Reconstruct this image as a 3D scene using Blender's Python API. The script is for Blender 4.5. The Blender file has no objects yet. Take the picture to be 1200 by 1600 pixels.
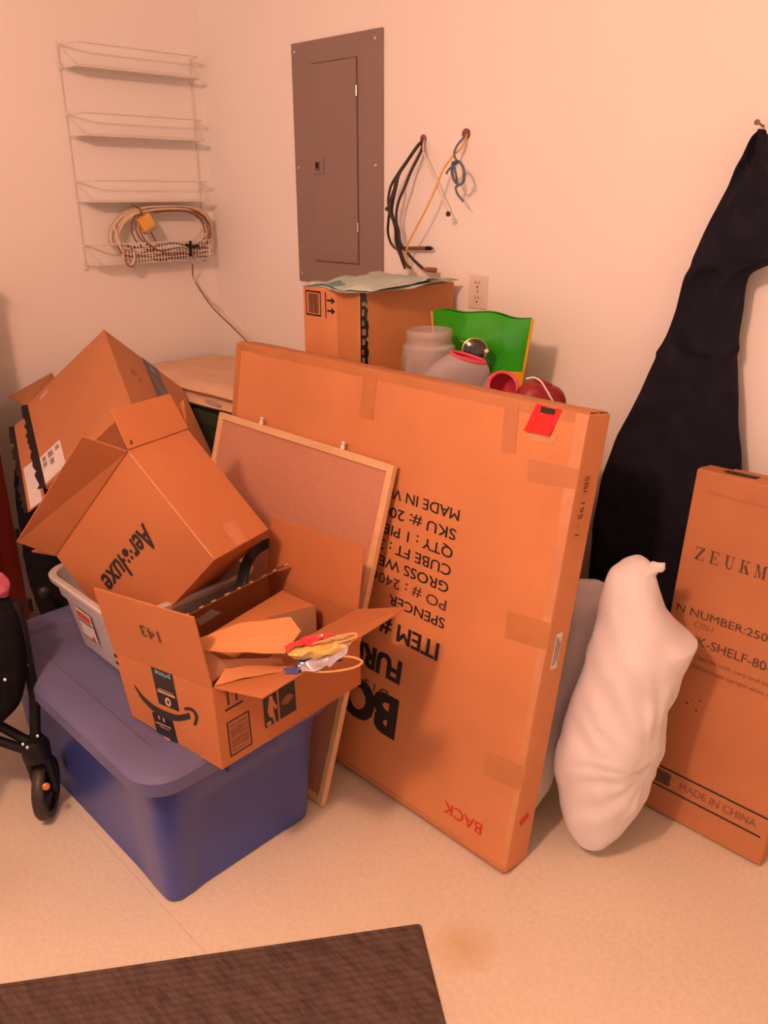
import bpy, math, random
from mathutils import Vector, Matrix, noise
random.seed(7)
scene = bpy.context.scene
COL = scene.collection

# ------------------------------------------------------------------ camera
CAM = Vector((2.89, -1.95, 1.5))
F_PX = 1262.0
PITCH, YAW = math.radians(21.65), math.radians(44.7)
RIGHT = Vector((math.cos(YAW), math.sin(YAW), 0))
LEVEL = Vector((-math.sin(YAW), math.cos(YAW), 0))
FWD = LEVEL * math.cos(PITCH) - Vector((0, 0, 1)) * math.sin(PITCH)
UP = RIGHT.cross(FWD)
cam_data = bpy.data.cameras.new('camera')
cam = bpy.data.objects.new('camera', cam_data)
COL.objects.link(cam)
rot = Matrix((RIGHT, UP, -FWD)).transposed()
cam.matrix_world = Matrix.Translation(CAM) @ rot.to_4x4()
cam_data.sensor_fit = 'VERTICAL'
cam_data.sensor_height = 36.0
cam_data.lens = F_PX * 36.0 / 1600.0
cam_data.clip_start = 0.02
scene.camera = cam

# ------------------------------------------------------------------ world, lamp, exposure
world = bpy.data.worlds.new('room_ambient')
scene.world = world
world.use_nodes = True
bg = world.node_tree.nodes['Background']
bg.inputs['Color'].default_value = (1.0, 0.654, 0.603, 1)
bg.inputs['Strength'].default_value = 0.85
lamp_data = bpy.data.lights.new('ceiling_lamp', 'POINT')
lamp_data.energy = 114
lamp_data.color = (1.0, 0.505, 0.35)
lamp_data.shadow_soft_size = 0.07
lamp = bpy.data.objects.new('ceiling_lamp', lamp_data)
lamp.location = (2.2, -2.4, 2.34)
COL.objects.link(lamp)
vs = scene.view_settings
vs.view_transform = 'Standard'
vs.look = 'None'
vs.gamma = 1.0
vs.use_curve_mapping = False
vs.exposure = 0.0


# ------------------------------------------------------------------ point helpers (real distances)
def ray(x, y):
    return RIGHT * ((x - 600) / F_PX) - UP * ((y - 800) / F_PX) + FWD


def on_x(x, y, v):
    d = ray(x, y)
    return CAM + d * ((v - CAM.x) / d.x)


def on_y(x, y, v):
    d = ray(x, y)
    return CAM + d * ((v - CAM.y) / d.y)


def on_z(x, y, v):
    d = ray(x, y)
    return CAM + d * ((v - CAM.z) / d.z)


def at_depth(x, y, dd):
    return CAM + ray(x, y) * dd


def depth_of(p):
    return (Vector(p) - CAM).dot(FWD)


def reach(x, y, p, length, near=True):
    """point seen at (x, y) that lies `length` away from the hinge point p"""
    d = ray(x, y)
    o = CAM - Vector(p)
    a, b, c = d.dot(d), 2 * d.dot(o), o.dot(o) - length * length
    disc = b * b - 4 * a * c
    s = math.sqrt(disc) if disc > 0 else 0
    t = (-b - s) / (2 * a) if near else (-b + s) / (2 * a)
    return CAM + d * t


# ------------------------------------------------------------------ materials
MATS = {}


def mat(name, col, rough=0.6, var=0.08, scale=12.0, bump=0.0, bscale=60.0, metal=0.0, spec=0.5,
        trans=0.0, alpha=1.0, sheen=0.0, coat=0.0, stretch=(1, 1, 1)):
    if name in MATS:
        return MATS[name]
    m = bpy.data.materials.new(name)
    m.use_nodes = True
    nt = m.node_tree
    b = nt.nodes['Principled BSDF']
    tc = nt.nodes.new('ShaderNodeTexCoord')
    mp = nt.nodes.new('ShaderNodeMapping')
    mp.inputs['Scale'].default_value = stretch
    nt.links.new(tc.outputs['Object'], mp.inputs['Vector'])
    nz = nt.nodes.new('ShaderNodeTexNoise')
    nz.inputs['Scale'].default_value = scale
    nz.inputs['Detail'].default_value = 4
    nt.links.new(mp.outputs['Vector'], nz.inputs['Vector'])
    rp = nt.nodes.new('ShaderNodeValToRGB')
    rp.color_ramp.elements[0].position = 0.3
    rp.color_ramp.elements[1].position = 0.7
    rp.color_ramp.elements[0].color = tuple(max(0, c * (1 - var)) for c in col) + (1,)
    rp.color_ramp.elements[1].color = tuple(min(1, c * (1 + var)) for c in col) + (1,)
    nt.links.new(nz.outputs['Fac'], rp.inputs['Fac'])
    nt.links.new(rp.outputs['Color'], b.inputs['Base Color'])
    b.inputs['Roughness'].default_value = rough
    b.inputs['Metallic'].default_value = metal
    b.inputs['Specular IOR Level'].default_value = spec
    b.inputs['Transmission Weight'].default_value = trans
    b.inputs['Alpha'].default_value = alpha
    b.inputs['Sheen Weight'].default_value = sheen
    b.inputs['Coat Weight'].default_value = coat
    if bump > 0:
        n2 = nt.nodes.new('ShaderNodeTexNoise')
        n2.inputs['Scale'].default_value = bscale
        n2.inputs['Detail'].default_value = 3
        nt.links.new(mp.outputs['Vector'], n2.inputs['Vector'])
        bp = nt.nodes.new('ShaderNodeBump')
        bp.inputs['Strength'].default_value = bump
        bp.inputs['Distance'].default_value = 0.004
        nt.links.new(n2.outputs['Fac'], bp.inputs['Height'])
        nt.links.new(bp.outputs['Normal'], b.inputs['Normal'])
    MATS[name] = m
    return m


M_WALL = mat('white_wall_paint', (0.86, 0.83, 0.78), 0.75, 0.015, 2.0, 0.06, 180, spec=0.2)
M_CARD = mat('kraft_cardboard', (0.60, 0.25, 0.102), 0.62, 0.07, 5.0, 0.05, 90, spec=0.25)
M_CARD3 = mat('shaded_kraft_cardboard', (0.46, 0.172, 0.066), 0.62, 0.07, 5.0, 0.05, 90, spec=0.2)  # kraft set darker to stand in for weaker light on the small cartons
M_CARD2 = mat('brown_cardboard', (0.47, 0.195, 0.085), 0.62, 0.08, 6.0, 0.05, 90, spec=0.25)
M_CARD_IN = mat('cardboard_inside', (0.46, 0.245, 0.13), 0.7, 0.05, 8.0, 0.05, 90, spec=0.2)
M_PTAPE = mat('brown_packing_tape', (0.50, 0.208, 0.078), 0.28, 0.06, 20, 0.04, 40, spec=0.5)
M_CTAPE = mat('clear_packing_tape', (0.60, 0.275, 0.12), 0.12, 0.06, 30, 0.15, 60, spec=0.7)
M_BTAPE = mat('black_printed_tape', (0.018, 0.015, 0.016), 0.3, 0.4, 40, 0.1, 60)
M_INK = mat('black_ink', (0.022, 0.016, 0.015), 0.6, 0.2, 60)
M_INK_F = mat('faded_black_ink', (0.10, 0.045, 0.028), 0.65, 0.35, 90)
M_INK_P = mat('pale_worn_ink', (0.23, 0.085, 0.04), 0.65, 0.2, 70)
M_INK_R = mat('red_ink', (0.55, 0.035, 0.02), 0.6, 0.2, 60)
M_PRIME = mat('pale_blue_print', (0.22, 0.42, 0.50), 0.5, 0.1, 40)
M_PALE = mat('pale_print', (0.55, 0.32, 0.22), 0.5, 0.1, 40)
M_STICK = mat('white_sticker', (0.72, 0.68, 0.64), 0.5, 0.05, 30)
M_STICKT = mat('grey_sticker_print', (0.30, 0.24, 0.22), 0.5, 0.3, 60)
M_STICKR = mat('red_sticker_print', (0.60, 0.06, 0.05), 0.5, 0.1, 40)
M_BLUE = mat('blue_plastic', (0.045, 0.07, 0.29), 0.30, 0.10, 4, 0.02, 150, spec=0.5)
M_LID = mat('blue_lid_plastic', (0.115, 0.12, 0.24), 0.40, 0.12, 5, 0.05, 130, spec=0.5)
M_GRAYP = mat('light_gray_plastic', (0.47, 0.45, 0.44), 0.4, 0.04, 6, 0.02, 100)
M_BLACK = mat('black_plastic', (0.009, 0.008, 0.009), 0.45, 0.2, 20, spec=0.25)
M_BLACKF = mat('black_fabric', (0.006, 0.005, 0.006), 0.9, 0.3, 40, 0.3, 200, spec=0.1)
M_COAT = mat('navy_black_cloth', (0.011, 0.011, 0.019), 0.9, 0.25, 20, 0.3, 220, spec=0.15)
M_PILLOW = mat('white_pillow_cotton', (0.74, 0.72, 0.72), 0.85, 0.03, 10, 0.12, 140, spec=0.15)
M_PILLOW2 = mat('white_plastic_wrap', (0.86, 0.84, 0.84), 0.45, 0.04, 10, 0.25, 60, spec=0.4)
M_WOOD = mat('pale_pine', (0.72, 0.46, 0.25), 0.5, 0.10, 6, 0.05, 60, stretch=(1, 1, 6))
M_CORK = mat('cork', (0.53, 0.255, 0.165), 0.85, 0.05, 90, 0.12, 250, spec=0.1)
M_PANEL = mat('gray_panel_steel', (0.25, 0.178, 0.155), 0.38, 0.04, 8, 0.02, 200, spec=0.5)
M_PANELD = mat('panel_gap', (0.13, 0.09, 0.078), 0.5, 0.1, 8)
M_STEEL = mat('bright_steel', (0.65, 0.62, 0.58), 0.25, 0.05, 20, metal=1.0)
M_WIREW = mat('white_coated_wire', (0.70, 0.66, 0.60), 0.4, 0.04, 10)
M_CREAM = mat('cream_cable', (0.68, 0.54, 0.40), 0.5, 0.06, 20)
M_BROWN = mat('brown_cable', (0.22, 0.085, 0.045), 0.45, 0.1, 20)
M_BLKC = mat('black_cable_rubber', (0.03, 0.018, 0.016), 0.45, 0.2, 20)
M_YELC = mat('yellow_cable', (0.78, 0.42, 0.08), 0.45, 0.08, 20)
M_BLUC = mat('gray_blue_cable', (0.11, 0.15, 0.22), 0.45, 0.15, 20)
M_WHTC = mat('white_cable', (0.70, 0.60, 0.52), 0.45, 0.05, 20)
M_OUTLET = mat('almond_plastic', (0.76, 0.66, 0.55), 0.4, 0.03, 10)
M_DARK = mat('dark_slot', (0.03, 0.02, 0.018), 0.6, 0.1, 20)
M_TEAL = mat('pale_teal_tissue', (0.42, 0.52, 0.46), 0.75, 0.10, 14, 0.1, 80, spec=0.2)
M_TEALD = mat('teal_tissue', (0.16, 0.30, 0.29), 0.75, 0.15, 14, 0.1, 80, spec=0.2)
M_GREENB = mat('glossy_green_film', (0.03, 0.36, 0.012), 0.22, 0.10, 9, 0.08, 25, spec=0.6)
M_YELB = mat('glossy_yellow_film', (0.80, 0.40, 0.015), 0.25, 0.06, 12)
M_CLOG = mat('gray_foam', (0.33, 0.30, 0.30), 0.6, 0.05, 20, 0.05, 120)
M_PINK = mat('pink_foam', (0.62, 0.07, 0.12), 0.55, 0.06, 20, 0.05, 120)
M_REDS = mat('red_shoe_cloth', (0.26, 0.010, 0.013), 0.45, 0.1, 20, 0.1, 100)
M_WHITE = mat('white_trim', (0.72, 0.68, 0.66), 0.5, 0.03, 20)
M_LENS = mat('dark_lens', (0.02, 0.012, 0.012), 0.05, 0.1, 5, spec=0.9)
M_GOLD = mat('gold_wire', (0.75, 0.50, 0.15), 0.25, 0.05, 10, metal=1.0)
M_REDT = mat('red_tag_film', (0.85, 0.012, 0.008), 0.4, 0.05, 20)
M_GREENT = mat('dark_green_plastic', (0.035, 0.055, 0.022), 0.4, 0.12, 8, 0.05, 60)
M_BLANKET = mat('tan_blanket', (0.68, 0.46, 0.31), 0.9, 0.08, 10, 0.3, 120, spec=0.1)
M_RED_W = mat('mahogany', (0.105, 0.010, 0.006), 0.35, 0.25, 3, 0.03, 40, stretch=(4, 4, 0.6))
M_PINKB = mat('pink_fleece', (0.42, 0.10, 0.145), 0.9, 0.12, 30, 0.4, 100)
M_REDB = mat('red_button', (0.6, 0.02, 0.02), 0.4, 0.05, 20)
M_AMBER = mat('amber_reflector', (0.55, 0.16, 0.03), 0.25, 0.1, 20)
M_TIRE = mat('tire_rubber', (0.035, 0.026, 0.022), 0.5, 0.2, 20)
M_KRAFT = mat('kraft_paper', (0.56, 0.25, 0.10), 0.65, 0.06, 8, 0.1, 70, spec=0.2)
M_HANDLE = mat('twisted_paper_cord', (0.62, 0.32, 0.14), 0.6, 0.08, 60)
M_FRED = mat('red_foil', (0.62, 0.03, 0.03), 0.2, 0.1, 20, coat=0.5)
M_FYEL = mat('yellow_foil', (0.55, 0.40, 0.10), 0.2, 0.15, 20, coat=0.5)
M_FBLU = mat('blue_foil', (0.07, 0.09, 0.30), 0.2, 0.15, 20, coat=0.5)
M_FSIL = mat('silvery_film', (0.50, 0.45, 0.48), 0.15, 0.15, 30, metal=0.4, coat=0.5)


def jar_mat():
    m = bpy.data.materials.new('clear_plastic')
    m.use_nodes = True
    nt = m.node_tree
    b = nt.nodes['Principled BSDF']
    nz = nt.nodes.new('ShaderNodeTexNoise')
    nz.inputs['Scale'].default_value = 9
    rp = nt.nodes.new('ShaderNodeValToRGB')
    rp.color_ramp.elements[0].color = (0.56, 0.50, 0.46, 1)
    rp.color_ramp.elements[1].color = (0.66, 0.60, 0.56, 1)
    nt.links.new(nz.outputs['Fac'], rp.inputs['Fac'])
    nt.links.new(rp.outputs['Color'], b.inputs['Base Color'])
    b.inputs['Roughness'].default_value = 0.15
    tr = nt.nodes.new('ShaderNodeBsdfTransparent')
    tr.inputs['Color'].default_value = (0.97, 0.96, 0.95, 1)
    mx = nt.nodes.new('ShaderNodeMixShader')
    mx.inputs['Fac'].default_value = 0.36
    nt.links.new(tr.outputs[0], mx.inputs[1])
    nt.links.new(b.outputs[0], mx.inputs[2])
    nt.links.new(mx.outputs[0], nt.nodes['Material Output'].inputs['Surface'])
    return m


M_JAR = jar_mat()


def floor_mat():
    m = mat('beige_vinyl', (0.73, 0.66, 0.52), 0.5, 0.04, 3, 0.03, 140, spec=0.35)
    nt = m.node_tree
    b = nt.nodes['Principled BSDF']
    rp = [n for n in nt.nodes if n.type == 'VALTORGB'][0]
    tc = [n for n in nt.nodes if n.type == 'TEX_COORD'][0]
    # speckle of the vinyl
    sp = nt.nodes.new('ShaderNodeTexNoise')
    sp.inputs['Scale'].default_value = 90
    sp.inputs['Detail'].default_value = 5
    nt.links.new(tc.outputs['Object'], sp.inputs['Vector'])
    r2 = nt.nodes.new('ShaderNodeValToRGB')
    r2.color_ramp.elements[0].position = 0.35
    r2.color_ramp.elements[1].position = 0.65
    r2.color_ramp.elements[0].color = (0.93, 0.92, 0.90, 1)
    r2.color_ramp.elements[1].color = (1, 1, 1, 1)
    nt.links.new(sp.outputs['Fac'], r2.inputs['Fac'])
    mu = nt.nodes.new('ShaderNodeMixRGB')
    mu.blend_type = 'MULTIPLY'
    mu.inputs['Fac'].default_value = 1
    nt.links.new(rp.outputs['Color'], mu.inputs['Color1'])
    nt.links.new(r2.outputs['Color'], mu.inputs['Color2'])
    # one yellowish stain on the vinyl
    vm = nt.nodes.new('ShaderNodeVectorMath')
    vm.operation = 'DISTANCE'
    nz = nt.nodes.new('ShaderNodeTexNoise')
    nz.inputs['Scale'].default_value = 22
    nt.links.new(tc.outputs['Object'], nz.inputs['Vector'])
    ad = nt.nodes.new('ShaderNodeMixRGB')
    ad.blend_type = 'ADD'
    ad.inputs['Fac'].default_value = 0.05
    nt.links.new(tc.outputs['Object'], ad.inputs['Color1'])
    nt.links.new(nz.outputs['Color'], ad.inputs['Color2'])
    nt.links.new(ad.outputs['Color'], vm.inputs[0])
    vm.inputs[1].default_value = (2.125 + 0.025, -0.934 + 0.025, 0.02)
    r3 = nt.nodes.new('ShaderNodeValToRGB')
    r3.color_ramp.elements[0].position = 0.0
    r3.color_ramp.elements[1].position = 0.075
    r3.color_ramp.elements[0].color = (0.85, 0.85, 0.85, 1)
    r3.color_ramp.elements[1].color = (0, 0, 0, 1)
    nt.links.new(vm.outputs['Value'], r3.inputs['Fac'])
    st = nt.nodes.new('ShaderNodeMixRGB')
    st.inputs['Color2'].default_value = (0.56, 0.40, 0.19, 1)
    nt.links.new(r3.outputs['Color'], st.inputs['Fac'])
    nt.links.new(mu.outputs['Color'], st.inputs['Color1'])
    nt.links.new(st.outputs['Color'], b.inputs['Base Color'])
    return m


M_FLOOR = floor_mat()


def rug_mat(d1):
    m = mat('brown_ribbed_carpet', (0.098, 0.068, 0.056), 0.95, 0.3, 60, 0.6, 160, spec=0.1)
    nt = m.node_tree
    nz = [n for n in nt.nodes if n.type == 'TEX_NOISE'][0]
    nz.inputs['Scale'].default_value = 55
    mp = [n for n in nt.nodes if n.type == 'MAPPING'][0]
    mp.inputs['Rotation'].default_value = (0, 0, -math.atan2(d1.y, d1.x))
    mp.inputs['Scale'].default_value = (0.35, 1.6, 1)
    return m


# ------------------------------------------------------------------ mesh builder
class MB:
    def __init__(self):
        self.v, self.f, self.mi = [], [], []

    def add(self, vs_, fs, mi=0):
        o = len(self.v)
        self.v += [Vector(p) for p in vs_]
        for q in fs:
            self.f.append([i + o for i in q])
            self.mi.append(mi)
        return self

    def box(self, a, b, mi=0):
        (x0, y0, z0), (x1, y1, z1) = a, b
        vs_ = [(x0, y0, z0), (x1, y0, z0), (x1, y1, z0), (x0, y1, z0),
               (x0, y0, z1), (x1, y0, z1), (x1, y1, z1), (x0, y1, z1)]
        return self.hexa(vs_, mi)

    def hexa(self, p, mi=0):
        return self.add(p, [(0, 3, 2, 1), (4, 5, 6, 7), (0, 1, 5, 4), (1, 2, 6, 5), (2, 3, 7, 6), (3, 0, 4, 7)], mi)

    def panel(self, p0, p1, p2, p3, t, mi=0):
        """board on the quad, thickness t grown against the quad's normal"""
        p = [Vector(q) for q in (p0, p1, p2, p3)]
        n = ((p[1] - p[0]).cross(p[3] - p[0])).normalized()
        return self.hexa([q - n * t for q in p] + p, mi)

    def poly(self, pts, t=0.0, nrm=None, mi=0):
        """flat polygon, given thickness along nrm"""
        pts = [Vector(q) for q in pts]
        k = len(pts)
        if t == 0:
            return self.add(pts, [tuple(range(k))], mi)
        vs_ = pts + [q + nrm * t for q in pts]
        fs = [tuple(reversed(range(k))), tuple(range(k, 2 * k))]
        fs += [(i, (i + 1) % k, k + (i + 1) % k, k + i) for i in range(k)]
        return self.add(vs_, fs, mi)

    def tube(self, pts, r, seg=8, closed=False, mi=0):
        pts = [Vector(p) for p in pts]
        n = len(pts)
        rings = []
        prev = None
        for i in range(n):
            a = pts[i - 1] if (i > 0 or closed) else pts[i]
            b = pts[(i + 1) % n] if (i < n - 1 or closed) else pts[i]
            t = (b - a)
            t = t.normalized() if t.length > 1e-9 else Vector((0, 0, 1))
            if prev is None:
                ref = Vector((0, 0, 1)) if abs(t.z) < 0.9 else Vector((1, 0, 0))
                u = t.cross(ref).normalized()
            else:
                u = (prev - t * prev.dot(t))
                u = u.normalized() if u.length > 1e-6 else t.orthogonal().normalized()
            prev = u
            w = t.cross(u)
            rr = r[i] if isinstance(r, (list, tuple)) else r
            rings.append([pts[i] + (u * math.cos(2 * math.pi * k / seg) + w * math.sin(2 * math.pi * k / seg)) * rr
                          for k in range(seg)])
        vs_ = [p for q in rings for p in q]
        fs = []
        m = n if closed else n - 1
        for i in range(m):
            j = (i + 1) % n
            for k in range(seg):
                k2 = (k + 1) % seg
                fs.append((i * seg + k, i * seg + k2, j * seg + k2, j * seg + k))
        if not closed:
            fs.append(tuple(reversed(range(seg))))
            fs.append(tuple((n - 1) * seg + k for k in range(seg)))
        return self.add(vs_, fs, mi)

    def loft(self, rings, cap0=True, cap1=True, mi=0):
        k = len(rings[0])
        vs_ = [p for q in rings for p in q]
        fs = []
        for i in range(len(rings) - 1):
            for j in range(k):
                j2 = (j + 1) % k
                fs.append((i * k + j, i * k + j2, (i + 1) * k + j2, (i + 1) * k + j))
        if cap0:
            fs.append(tuple(reversed(range(k))))
        if cap1:
            fs.append(tuple((len(rings) - 1) * k + j for j in range(k)))
        return self.add(vs_, fs, mi)

    def lathe(self, prof, origin, axis=Vector((0, 0, 1)), seg=32, mi=0, cap=True):
        axis = Vector(axis).normalized()
        u = axis.orthogonal().normalized()
        w = axis.cross(u)
        o = Vector(origin)
        rings = [[o + axis * h + (u * math.cos(2 * math.pi * k / seg) + w * math.sin(2 * math.pi * k / seg)) * r
                  for k in range(seg)] for r, h in prof]
        return self.loft(rings, cap, cap, mi)

    def grid(self, g, mi=0, flip=False):
        r, c = len(g), len(g[0])
        vs_ = [p for q in g for p in q]
        fs = []
        for i in range(r - 1):
            for j in range(c - 1):
                q = (i * c + j, i * c + j + 1, (i + 1) * c + j + 1, (i + 1) * c + j)
                fs.append(tuple(reversed(q)) if flip else q)
        return self.add(vs_, fs, mi)

    def build(self, name, mats, parent=None, base=None, smooth=False, bevel=0.0, sub=0, fix=True):
        if not isinstance(mats, (list, tuple)):
            mats = [mats]
        off = Vector((0, 0, 0))
        if parent is not None:
            p = parent
            while p is not None:
                off += p.location
                p = p.parent
        elif base is not None:
            off = Vector(base)
        else:
            xs = [p.x for p in self.v]
            ys = [p.y for p in self.v]
            off = Vector(((min(xs) + max(xs)) / 2, (min(ys) + max(ys)) / 2, min(p.z for p in self.v)))
        me = bpy.data.meshes.new(name)
        me.from_pydata([p - off for p in self.v], [], self.f)
        for m in mats:
            me.materials.append(m)
        for i, poly in enumerate(me.polygons):
            poly.material_index = self.mi[i]
        if fix:
            import bmesh
            bm = bmesh.new()
            bm.from_mesh(me)
            bmesh.ops.recalc_face_normals(bm, faces=bm.faces)
            bm.to_mesh(me)
            bm.free()
        me.update()
        if smooth:
            for poly in me.polygons:
                poly.use_smooth = True
            me.set_sharp_from_angle(angle=math.radians(smooth if smooth is not True else 40))
        o = bpy.data.objects.new(name, me)
        COL.objects.link(o)
        if parent is not None:
            o.parent = parent
        else:
            o.location = off
        if bevel > 0:
            b = o.modifiers.new('bevel', 'BEVEL')
            b.width = bevel
            b.segments = 2
            b.limit_method = 'ANGLE'
        if sub:
            s = o.modifiers.new('subdivision', 'SUBSURF')
            s.levels = sub
            s.render_levels = sub
        return o


def thing(name, label, cat, loc, group=None):
    o = bpy.data.objects.new(name, None)
    o.empty_display_size = 0.05
    COL.objects.link(o)
    o.location = Vector(loc)
    return tag(o, label, cat, group)


def tag(o, label, cat, group=None):
    o['label'] = label
    o['category'] = cat
    if group:
        o['group'] = group
    return o


def struct(o, label=None, cat=None):
    o['kind'] = 'structure'
    if label:
        o['label'] = label
    if cat:
        o['category'] = cat
    return o


def smooth_path(pts, n=6, closed=False):
    pts = [Vector(p) for p in pts]
    k = len(pts)
    out = []
    rng = range(k if closed else k - 1)
    for i in rng:
        p0 = pts[(i - 1) % k] if (i > 0 or closed) else pts[0] * 2 - pts[1]
        p1, p2 = pts[i], pts[(i + 1) % k]
        p3 = pts[(i + 2) % k] if (i + 2 < k or closed) else pts[-1] * 2 - pts[-2]
        for s in range(n):
            t = s / n
            out.append(0.5 * ((2 * p1) + (p2 - p0) * t + (2 * p0 - 5 * p1 + 4 * p2 - p3) * t * t
                              + (3 * p1 - p0 - 3 * p2 + p3) * t ** 3))
    if not closed:
        out.append(pts[-1])
    return out


# ------------------------------------------------------------------ print on faces
_cap = {}


def glyph_mesh(s, bold=0.0, shear=0.0, spacing=1.0):
    cu = bpy.data.curves.new('print', 'FONT')
    cu.body = s
    cu.size = 1.0
    cu.shear = shear
    cu.space_character = spacing
    cu.resolution_u = 3
    ob = bpy.data.objects.new('print', cu)
    me = bpy.data.meshes.new_from_object(ob)
    bpy.data.objects.remove(ob)
    bpy.data.curves.remove(cu)
    vs_ = [tuple(v.co) for v in me.vertices]
    fs = [tuple(p.vertices) for p in me.polygons]
    bpy.data.meshes.remove(me)
    return vs_, fs


def cap_height():
    if 'h' not in _cap:
        v, _ = glyph_mesh('H')
        _cap['h'] = max(p[1] for p in v) - min(p[1] for p in v)
        _cap['b'] = min(p[1] for p in v)
    return _cap['h']


V = Vector


def V3z(z):
    return Vector((0, 0, z))


def unit(v):
    return Vector(v).normalized()


def write(name, s, cap, P, u, v, m, parent, width=None, bold=0.0, shear=0.0, lift=0.0008, spacing=1.0):
    """flat print: baseline starts at P, reads along u, rises along v"""
    h = cap_height()
    vs_, fs = glyph_mesh(s, bold, shear, spacing)
    sc = cap / h
    x0 = min(p[0] for p in vs_)
    x1 = max(p[0] for p in vs_)
    sx = width / (x1 - x0) if width else sc
    u, v = unit(u), unit(v)
    n = u.cross(v).normalized()
    mb = MB()
    b = bold * sc
    shifts = [(0, 0)] if bold <= 0 else [(-b, -b * 0.6), (b, -b * 0.6), (-b, b * 0.6), (b, b * 0.6), (0, 0)]
    for i, (dx, dy) in enumerate(shifts):
        mb.add([Vector(P) + u * ((p[0] - x0) * sx + dx) + v * (p[1] * sc + dy) + n * (lift * (1 + 0.04 * i)) for p in vs_], fs)
    return mb.build(name, m, parent, fix=False)


def on_plane(x, y, P, nrm):
    d = ray(x, y)
    return CAM + d * ((Vector(P) - CAM).dot(nrm) / d.dot(nrm))


def mark(name, polys, P, u, v, m, parent, lift=0.0008, t=0.0):
    """flat printed shapes given in face coordinates (metres)"""
    n = unit(u).cross(unit(v)).normalized()
    u, v = unit(u), unit(v)
    out = None
    for pl in polys:
        mb = MB()
        mb.poly([Vector(P) + u * a + v * b + n * lift for a, b in pl], t, n)
        out = mb.build(name, m, parent, fix=False)
    return out


def rect(a0, b0, a1, b1):
    return [(a0, b0), (a1, b0), (a1, b1), (a0, b1)]


def ribbon(pts, widths):
    """polygon quads along a planar stroke"""
    out = []
    k = len(pts)
    L, R = [], []
    for i in range(k):
        a = pts[max(i - 1, 0)]
        b = pts[min(i + 1, k - 1)]
        dx, dy = b[0] - a[0], b[1] - a[1]
        q = math.hypot(dx, dy) or 1
        w = widths[i] / 2
        L.append((pts[i][0] - dy / q * w, pts[i][1] + dx / q * w))
        R.append((pts[i][0] + dy / q * w, pts[i][1] - dx / q * w))
    for i in range(k - 1):
        out.append([R[i], R[i + 1], L[i + 1], L[i]])
    return out


def disc(cx, cy, rx, ry, n=20):
    return [(cx + rx * math.cos(2 * math.pi * i / n), cy + ry * math.sin(2 * math.pi * i / n)) for i in range(n)]


def rrect(cx, cy, hx, hy, r, z, n=6, inset=0.0, side=6):
    """rounded rectangle ring; straight sides pushed in by inset"""
    pts = []
    for (sx, sy, a0) in ((1, 1, 0), (-1, 1, 90), (-1, -1, 180), (1, -1, 270)):
        for i in range(n + 1):
            a = math.radians(a0 + 90 * i / n)
            pts.append(Vector((cx + sx * (hx - r) + r * math.cos(a), cy + sy * (hy - r) + r * math.sin(a), z)))
        # straight side to next corner
        a1 = math.radians(a0 + 90)
        nrm = Vector((math.cos(a1), math.sin(a1), 0))
        nx = {0: (-1, 1), 90: (-1, -1), 180: (1, -1), 270: (1, 1)}[a0]
        p0 = pts[-1]
        q = Vector((cx + nx[0] * (hx - r), cy + nx[1] * (hy - r), z)) + nrm * r
        for i in range(1, side):
            f = i / side
            e = inset * min(1, max(0, (min(f, 1 - f) - 0.10) / 0.06))
            pts.append(p0.lerp(q, f) - nrm * e)
    return pts


# ================================================================== THE SETTING
mb = MB()
mb.box((-0.1, -4.2, -0.06), (4.4, 0.1, -0.004))
floor = struct(mb.build('floor', M_FLOOR, base=(0, 0, 0)), 'beige vinyl floor with a yellowish stain near the rug', 'floor')
seam_y = -1.33
mb = MB()
mb.box((0, seam_y + 0.0003, -0.004), (4.4, 0, 0))
mb.build('vinyl_sheet', M_FLOOR, floor)
mb = MB()
mb.box((0, -4.2, -0.004), (4.4, seam_y - 0.0003, 0))
mb.build('vinyl_sheet', M_FLOOR, floor)
mb = MB()
mb.box((-0.12, -4.2, 0), (0, 0, 2.5))
struct(mb.build('wall_left', M_WALL, base=(0, 0, 0)), 'white painted wall behind the wire rack', 'wall')
mb = MB()
mb.box((-0.12, 0, 0), (4.42, 0.12, 2.5))
struct(mb.build('wall_back', M_WALL, base=(0, 0, 0)), 'white painted wall with the gray breaker panel', 'wall')

mb = MB()
mb.box((-0.12, -4.2, 2.5), (4.42, 0.12, 2.6))  # out of view, added to keep ambient light off the upper walls
struct(mb.build('ceiling', M_WALL, base=(0, 0, 0)), 'white painted ceiling out of view, added to block light from above', 'ceiling')
mb = MB()
mb.box((4.3, -4.2, 0), (4.42, 0, 2.5))  # out of view, added to close off ambient light from the right
struct(mb.build('wall_right', M_WALL, base=(0, 0, 0)), 'white painted side wall out of view, added to cut light from the right', 'wall')

# ================================================================== BIG FLAT CARTON
BX0, BX1 = 0.881, 2.075
lean = unit((0, 0.183, 1.079))
bn = unit((0, -1.079, 0.183))          # out of the front face
bt = 0.088
FB = Vector((0, -0.722, 0.0155))       # front bottom line
H = 1.085


def big(xx, z):
    s = (z - FB.z) / lean.z
    return Vector((xx, FB.y, FB.z)) + lean * s


root = thing('flat_carton', 'wide flat brown furniture carton with upside-down black lettering leaning in the middle', 'box',
             (1.48, -0.66, 0))
mb = MB()
p = [Vector((BX0, FB.y, FB.z)), Vector((BX1, FB.y, FB.z))]
q = [a - bn * bt for a in p]
mb.hexa([p[0], p[1], q[1], q[0], p[0] + lean * H, p[1] + lean * H, q[1] + lean * H, q[0] + lean * H])
mb.build('body', M_CARD, root, bevel=0.004)
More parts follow.
